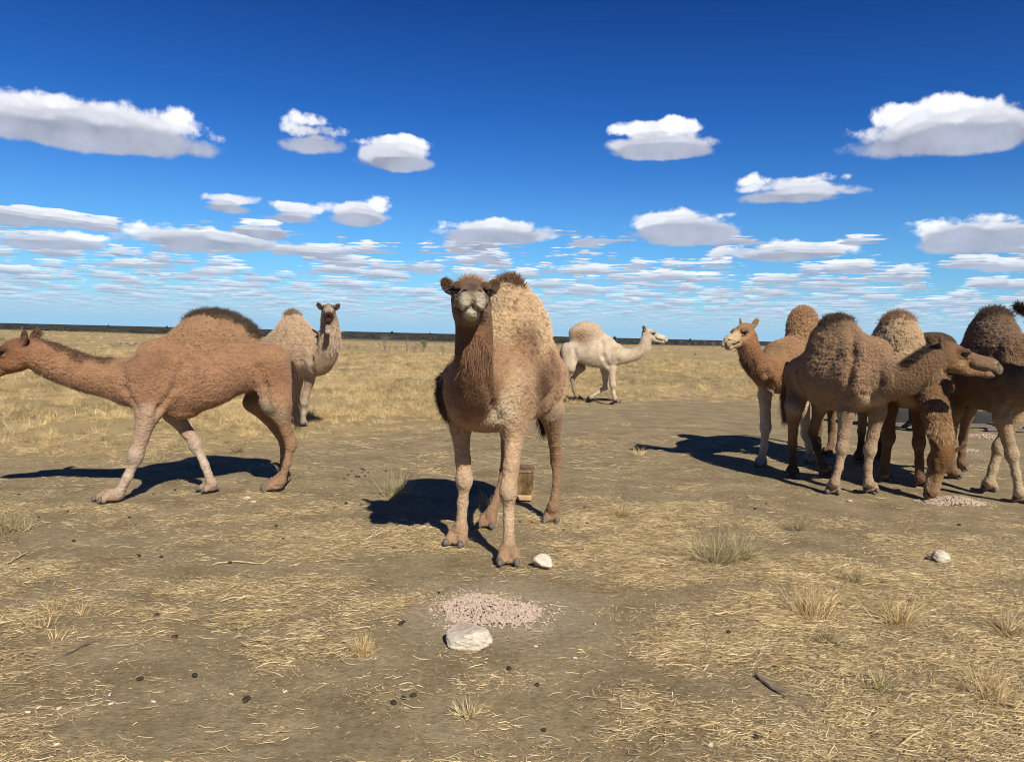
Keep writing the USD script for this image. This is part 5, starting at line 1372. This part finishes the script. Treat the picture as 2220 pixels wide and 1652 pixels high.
rock(1008, 1394, .30, .20, .115, 4, 'large white quartz rock at the near edge of the feed pile', -.35)
rock(1176, 1229, .150, .12, .115, 9, 'fist-sized white rock beside the front hoof of the front-facing camel', .3)
rock(2040, 1216, .135, .11, .105, 14, 'small white rock half hidden in the straw on the right', -.2)
rock(536, 1079, .06, .045, .028, 21, 'tiny white stone under the hind hoof of the walking camel, farther of two')
rock(549, 1086, .06, .045, .026, 24, 'tiny white stone under the hind hoof of the walking camel, nearer of two')
rock(570, 1008, .045, .035, .03, 27, 'tiny white stone at the edge of the walking camel shadow')
rock(1842, 1087, .045, .035, .028, 30, 'pebble in front of the woolly brown camel hoof')
rock(1540, 1616, .028, .022, .018, 33, 'pale pebble on bare dirt low in the right half of the picture')

# ------------------------------------------------------------------ feed
usdkit.material(stage, LK + 'feed', {'a': ('attribute', {'attribute': 'coat'}), 'p': ('principled_bsdf', {'roughness': .9, 'specular_ior_level': .15})}, [('a.color', 'p.base_color')], surface='p.BSDF')


def pellet(rg, r=.0052, l=.021, sides=7):
    t = np.linspace(0, 2 * np.pi, sides, endpoint=False)
    ring = np.stack([np.cos(t), np.sin(t)], 1)
    prof = [(-.5 * l, .72 * r), (-.44 * l, r), (.44 * l, r), (.5 * l, .72 * r)]
    V = np.vstack([np.c_[np.full(sides, x), ring * q] for x, q in prof] + [[[-.5 * l, 0, 0], [.5 * l, 0, 0]]])
    F = []
    for a in range(3):
        for j in range(sides):
            k = (j + 1) % sides
            F += [[a * sides + j, (a + 1) * sides + j, (a + 1) * sides + k], [a * sides + j, (a + 1) * sides + k, a * sides + k]]
    for j in range(sides):
        k = (j + 1) % sides
        F += [[4 * sides, j, k], [4 * sides + 1, 3 * sides + k, 3 * sides + j]]
    return V, np.array(F)


def rotm(yaw, pitch):
    c, s, cp_, sp_ = math.cos(yaw), math.sin(yaw), math.cos(pitch), math.sin(pitch)
    return np.array([[c * cp_, s * cp_, sp_], [-s, c, 0], [-c * sp_, -s * sp_, cp_]])


def feed_pile(px, py, rx, ry, high, n, seed, label, size=1.0, skew=0.0):
    g = ground_at(px, py)
    rg = np.random.default_rng(seed)
    V, F, C, k = [], [], [], 0
    for i in range(n):
        loose = rg.uniform() < .08
        a = rg.uniform(0, 6.28)
        r = rg.uniform(.9, 1.38) if loose else rg.uniform(0, 1) ** .5
        r *= 1 + .10 * math.sin(3 * a + seed) + .07 * math.sin(5 * a)
        x, y = rx * r * math.cos(a), ry * r * math.sin(a)
        x += skew * y
        z = high * max(0, 1 - r ** 2) * rg.uniform(.55, 1.0) + .005
        pv, pf = pellet(rg, .0043 * size, rg.uniform(.009, .021) * size, 6)
        pv = pv @ rotm(rg.uniform(0, 6.28), rg.normal(0, .10 if r > .9 else .42))
        pz = gz(g[0] + x, g[1] + y) if i % 1 == 0 else 0
        V.append(pv + [g[0] + x, g[1] + y, pz + z]); F.append(pf + k); k += len(pv)
        C.append(np.tile(np.array([.41, .315, .24]) * rg.uniform(.78, 1.18) * np.array([1, rg.uniform(.95, 1.06), rg.uniform(.92, 1.1)]), (len(pv), 1)))
    p = put('feed_pellets', (np.vstack(V), np.vstack(F)), LK + 'feed', None, False, np.vstack(C))
    tag(p, label, 'feed', None, 'stuff')


feed_pile(1058, 1322, .285, .235, .030, 2600, 2, 'pile of pinkish feed pellets behind the large white rock', 1.05, -.15)
feed_pile(2068, 1087, .30, .15, .060, 1500, 3, 'pale feed pellet pile under the muzzle of the feeding camel', 1.25)
feed_pile(2136, 946, .27, .30, .05, 500, 4, 'far strip of feed pellets between the legs of the camel at the right edge', 1.7)
feed_pile(2098, 976, .20, .14, .02, 160, 5, 'thin scatter of feed pellets left of the far feed strip', 1.6)

# loose pellets that lie on their own
def loose_pellets():
    first = None
    for i, (px, py) in enumerate([(61, 1542), (84, 1529), (128, 1535), (240, 1526), (238, 1504), (333, 1520), (502, 1500), (618, 1496), (123, 1612), (627, 1435), (1290, 1353), (1247, 1427), (1162, 1402)]):
        g = ground_at(px, py)
        rg = np.random.default_rng(900 + i)
        x = UsdGeom.Xform.Define(stage, path_for('feed_pellet'))
        x.AddTranslateOp().Set(Gf.Vec3d(float(g[0]), float(g[1]), gz(g[0], g[1]) + .007)); x.AddRotateZOp().Set(float(rg.uniform(0, 360)))
        if first is None:
            first = x
            v, f = pellet(rg, .0048, .020, 9)
            put('pellet', (v, f), LK + 'feed', x.GetPrim(), False, np.tile([.56, .45, .36], (len(v), 1)))
        else:
            x.GetPrim().GetReferences().AddInternalReference(first.GetPath()); x.GetPrim().SetInstanceable(True)
        tag(x, 'single pale feed pellet lying by itself on the dirt', 'feed pellet', 'single feed pellets strewn on the dirt')


loose_pellets()

# ------------------------------------------------------------------ droppings
plain('dung', (.030, .021, .015), .8, .4, 90.0, .003)
_z = lambda pts, ox, oy, k: [(ox + x * k, oy + y * k) for x, y in pts]
HIND = _z([(1820, 455), (1945, 487), (1970, 487), (2025, 485), (2150, 440), (1585, 570), (1690, 570), (1670, 600), (2100, 540), (2170, 575), (2090, 615), (2030, 630), (1970, 632), (1960, 565), (2135, 800), (1975, 850)], 734, 991, .248)
LEFTC = _z([(115, 120), (205, 100), (225, 112), (260, 130), (205, 132), (155, 165), (180, 168), (230, 163), (85, 152), (50, 187), (65, 400), (205, 410), (485, 787), (415, 120)], 734, 991, .248)
NEARL = _z([(1650, 300), (930, 245), (1610, 225), (810, 405), (940, 405), (165, 470), (225, 175), (395, 145), (755, 175), (1340, 443), (915, 745), (1020, 860), (1430, 1232), (1441, 1216), (815, 1115), (1135, 1097), (360, 115), (895, 35), (1020, 15), (2015, 95), (2105, 100), (1950, 115), (430, 310), (110, 40)], 0, 1055.5, .372)
NEARR = _z([(855, 178), (868, 168), (1485, 435), (1650, 530), (1690, 790), (815, 628), (870, 600), (930, 585), (1075, 5)], 550.6, 1285, .372) + _z([(535, 818), (795, 1022), (1352, 1402), (1390, 1400), (690, 1420), (45, 225), (750, 90), (685, 120), (1850, 210), (1410, 545)], 1376.6, 1055.5, .38)


def droppings():
    protos = []
    for grp, lab, pts in (('droppings round the hind foot of the front-facing camel', 'small dark dropping near the hind foot of the front-facing camel', HIND), ('droppings left of the front-facing camel shadow', 'small dark dropping on bare dirt around the front-facing camel shadow', LEFTC),
                          ('droppings on the dirt at the left', 'small dark dropping on the dirt in the left foreground', NEARL), ('droppings on the dirt near the feed and at the right', 'small dark dropping in the centre or right foreground', NEARR)):
        for i, (px, py) in enumerate(pts):
            g = ground_at(px, py)
            rg = np.random.default_rng(int(px * 13 + py * 7))
            x = xform('dropping', (g[0], g[1], gz(g[0], g[1]) + .006), rg.uniform(0, 6.28), lab, 'dropping', grp, rg.uniform(.75, 1.15))
            if len(protos) < 4:
                m = trimesh.creation.icosphere(3, 1.0)
                v = m.vertices * [.0155, .0115, .010]
                v = v * (1 + .35 * (fbm(v * 70 + i * 3.1, 3, i)[:, None] - .5))
                put('pellet', (v, m.faces), LK + 'dung', x)
                protos.append(x)
            else:
                x.GetReferences().AddInternalReference(protos[i % 4].GetPath()); x.SetInstanceable(True)


droppings()

# ------------------------------------------------------------------ sticks
def stick(pts, r, label, mat='old_wood', fork=True, seed=0):
    P = np.array([ground_at(*p) for p in pts])
    from scipy.interpolate import CubicSpline
    rg = np.random.default_rng(seed)
    q = CubicSpline(np.arange(len(P)), P)(np.linspace(0, len(P) - 1, 9))
    q[:, 2] = [gz(a, b) + r * .9 + abs(rg.normal(0, .006)) for a, b in q[:, :2]]
    root = xform('stick', q[0], 0, label, 'stick')
    put('stem', tube(q - q[0], np.linspace(r, r * .5, 9) * rg.uniform(.85, 1.15, 9), 6), LK + mat, root)
    if fork:
        a = q[6]; d = unit(q[8] - q[4]); s = np.array([-d[1], d[0], 0])
        L_ = np.linalg.norm(q[8] - q[4]) * .4
        put('twig', tube(np.array([a, a + (d + s * .6) * L_ * .5 + [0, 0, .01], a + (d + s * .9) * L_ + [0, 0, .02]]) - q[0], [r * .6, r * .45, r * .25], 5), LK + mat, root)


plain('dry_stalk', (.46, .36, .20), .8, .25, 30.0)
stick([(458, 1229), (505, 1219), (560, 1223), (578, 1220)], .006, 'long bowed dry stick on bare dirt below the walking camel', 'dry_stalk', True, 1)
stick([(138, 1419), (180, 1400), (216, 1385)], .005, 'straight dark twig lying on the dirt in the left foreground', 'old_wood', False, 2)
stick([(478, 1303), (540, 1294), (600, 1290), (652, 1290)], .004, 'pale thin stalk lying across the dirt left of the feed pile', 'dry_stalk', True, 3)
stick([(1766, 1438), (1790, 1446), (1812, 1460), (1832, 1468)], .0055, 'thick dark curved stick in the straw left of the flattened green tussock', 'old_wood', False, 4)
stick([(1640, 1464), (1665, 1484), (1704, 1508)], .008, 'grey forked stick in the straw at the lower right', 'old_wood', True, 5)
stick([(1550, 1332), (1600, 1326), (1655, 1313)], .006, 'bleached stalk in the straw left of the upright gold tussock', 'dry_stalk', True, 6)
stick([(1955, 1608), (1985, 1590), (2002, 1582)], .006, 'short pale stick at the lower right of the picture', 'dry_stalk', False, 7)
stick([(8, 1221), (30, 1212), (60, 1196)], .008, 'pale twig at the left edge below the tall tussock', 'dry_stalk', True, 8)
stick([(1690, 842), (1708, 838)], .02, 'fallen grey branch in the grass', 'old_wood', False, 9) if False else None

# ------------------------------------------------------------------ rusty tub behind the camel
usdkit.material(stage, LK + 'rust', {'g': ('geometry', {}), 'n': ('noise_texture', {'scale': 9.0, 'detail': 6.0, 'roughness': .65}), 'n2': ('noise_texture', {'scale': 75.0, 'detail': 4.0, 'roughness': .7}),
                                     'mp': ('mapping', {'mapping_type': 'point', 'scale': (5.0, 5.0, .8)}), 'n3': ('noise_texture', {'scale': 3.0, 'detail': 3.0}),
                                     'r': ('rgb_ramp', {'ramp': [(.30, (.060, .034, .014)), (.5, (.165, .102, .038)), (.7, (.280, .190, .075))]}), 'r2': ('rgb_ramp', {'ramp': [(.3, (.6, .6, .6)), (.6, (1.1, 1.1, 1.1))]}), 'r3': ('rgb_ramp', {'ramp': [(.35, (.55, .5, .45)), (.6, (1.15, 1.15, 1.1))]}),
                                     'm': ('mix', {'mix_type': 'multiply', 'fac': .8}), 'm3': ('mix', {'mix_type': 'multiply', 'fac': .8}), 'b': ('bump', {'strength': .6, 'distance': .004}), 'p': ('principled_bsdf', {'roughness': .6, 'specular_ior_level': .3})},
                [('g.position', 'n.vector'), ('g.position', 'n2.vector'), ('g.position', 'mp.vector'), ('mp.vector', 'n3.vector'), ('n.fac', 'r.fac'), ('n2.fac', 'r2.fac'), ('n3.fac', 'r3.fac'), ('r.color', 'm.color1'), ('r2.color', 'm.color2'), ('m.color', 'm3.color1'), ('r3.color', 'm3.color2'), ('m3.color', 'p.base_color'), ('n2.fac', 'b.height'), ('b.normal', 'p.normal')], surface='p.BSDF')
plain('tub_base', (.38, .235, .125), .7, .15, 12.0)


def rounded_block(w, d, h, r, taper=1.0, seg=6):
    """A block with rounded upright corners and softened edges, standing on z = 0."""
    from shapely.geometry import box
    rings, zs = [], []
    for z, inset in ((0, r * .25), (r * .25, 0), (h - r * .5, 0), (h - r * .15, r * .15), (h, r * .5)):
        q = box(-w / 2 + r, -d / 2 + r, w / 2 - r, d / 2 - r).buffer(r - inset * .5, quad_segs=seg)
        c = np.array(q.exterior.coords)[:-1]
        rings.append(c * (1 + (taper - 1) * z / h)); zs.append(z)
    n = len(rings[0])
    V = np.vstack([np.c_[c, np.full(n, z)] for c, z in zip(rings, zs)] + [[[0, 0, 0], [0, 0, h]]])
    F = []
    for a in range(len(rings) - 1):
        for j in range(n):
            k = (j + 1) % n
            F += [[a * n + j, (a + 1) * n + k, a * n + k], [a * n + j, (a + 1) * n + j, (a + 1) * n + k]]
    e = (len(rings) - 1) * n
    for j in range(n):
        k = (j + 1) % n
        F += [[len(V) - 2, j, k], [len(V) - 1, e + k, e + j]]
    F = np.array(F)
    T = trimesh.Trimesh(V, F, process=False)
    trimesh.repair.fix_normals(T)
    return T


def tub():
    g = ground_at(1119, 1080)
    root = xform('feed_tub', (g[0], g[1] + .02, 0), math.radians(-4), 'rusty brown square tub standing upside down behind the front-facing camel legs', 'tub')
    def p(name, T, z, mat):
        T.apply_translation([0, 0, z]); put(name, (T.vertices, T.faces), LK + mat, root, 40)
    p('rim', rounded_block(.325, .325, .050, .03, 1.0), .012, 'tub_base')
    p('body', rounded_block(.318, .318, .225, .045, 1.02), .0645, 'rust')
    p('floor_plate', rounded_block(.336, .336, .020, .05, .96), .2895, 'rust')
    for dx in (-.078, .078):                                     # shallow stiffening ribs of the front and sides
        T = trimesh.creation.box((.010, .006, .19)); T.apply_translation([dx, -.1605, .175])
        put('rib', (T.vertices, T.faces), LK + 'rust', root, False)


tub()

# ------------------------------------------------------------------ troughs far behind the bunched group
plain('trough_rubber', (.022, .021, .020), .7, .3, 20.0)
plain('bleached', (.50, .46, .40), .8, .25, 10.0)


def trough(px, py, w, d, h, label, rz=0.0):
    g = ground_at(px, py)
    from shapely.geometry import box
    root = xform('feed_trough', (g[0], g[1], 0), rz, label, 'trough')
    n = 28
    t = np.linspace(0, 2 * np.pi, n, endpoint=False)
    cs, sn = np.sign(np.cos(t)) * np.abs(np.cos(t)) ** .55, np.sign(np.sin(t)) * np.abs(np.sin(t)) ** .8
    prof = [(.92, .0), (1.0, .1), (1.0, .92), (.97, 1.0), (.90, 1.0), (.88, .9), (.80, .14), (0.001, .12)]
    V = np.vstack([np.c_[cs * w / 2 * q, sn * d / 2 * q, np.full(n, z * h)] for q, z in prof])
    F = []
    for a in range(len(prof) - 1):
        for j in range(n):
            k = (j + 1) % n
            F += [[a * n + j, a * n + k, (a + 1) * n + k], [a * n + j, (a + 1) * n + k, (a + 1) * n + j]]
    put('bowl', (V, np.array(F)), LK + 'trough_rubber', root, 35)
    for y in (-1, 1):
        T = trimesh.creation.box((w * 1.05, .09, .05)); T.apply_translation([0, y * d * .62, .027])
        put('skid', (T.vertices, T.faces), LK + 'old_wood', root, False)


trough(1975, 918, 1.15, .55, .30, 'long dark rubber trough on the dirt behind the feeding camel', .12)
trough(2128, 921, .85, .50, .26, 'dark rubber trough behind the camel at the right edge', -.1)
for (px, py, s_, rz_, lb) in ((2112, 914, .22, .4, 'white salt block beside the far dark trough'), (1964, 905, .20, -.2, 'pale block leaning against the long dark trough')):
    g = ground_at(px, py)
    T = rounded_block(s_ * 1.3, s_, s_ * .9, .03)
    tag(put('salt_block', (T.vertices @ np.array([[math.cos(rz_), math.sin(rz_), 0], [-math.sin(rz_), math.cos(rz_), 0], [0, 0, 1]]) + [g[0], g[1], 0], T.faces), LK + 'bleached', None, 40), lb, 'salt block')
for (px, py, l_, rz_, lb) in ((2110, 926, 1.1, .05, 'weathered plank on the dirt in front of the far dark trough'), (2190, 935, .9, -.08, 'weathered plank farther right behind the camel at the right edge')):
    g = ground_at(px, py)
    x = xform('plank', (g[0], g[1], 0), rz_, lb, 'plank')
    T = trimesh.creation.box((l_, .16, .05)); T.apply_translation([0, 0, .03]); put('board', (T.vertices, T.faces), LK + 'old_wood', x, False)
    T = trimesh.creation.box((.07, .22, .03)); T.apply_translation([l_ * .35, 0, .071]); put('cleat', (T.vertices, T.faces), LK + 'old_wood', x, False)
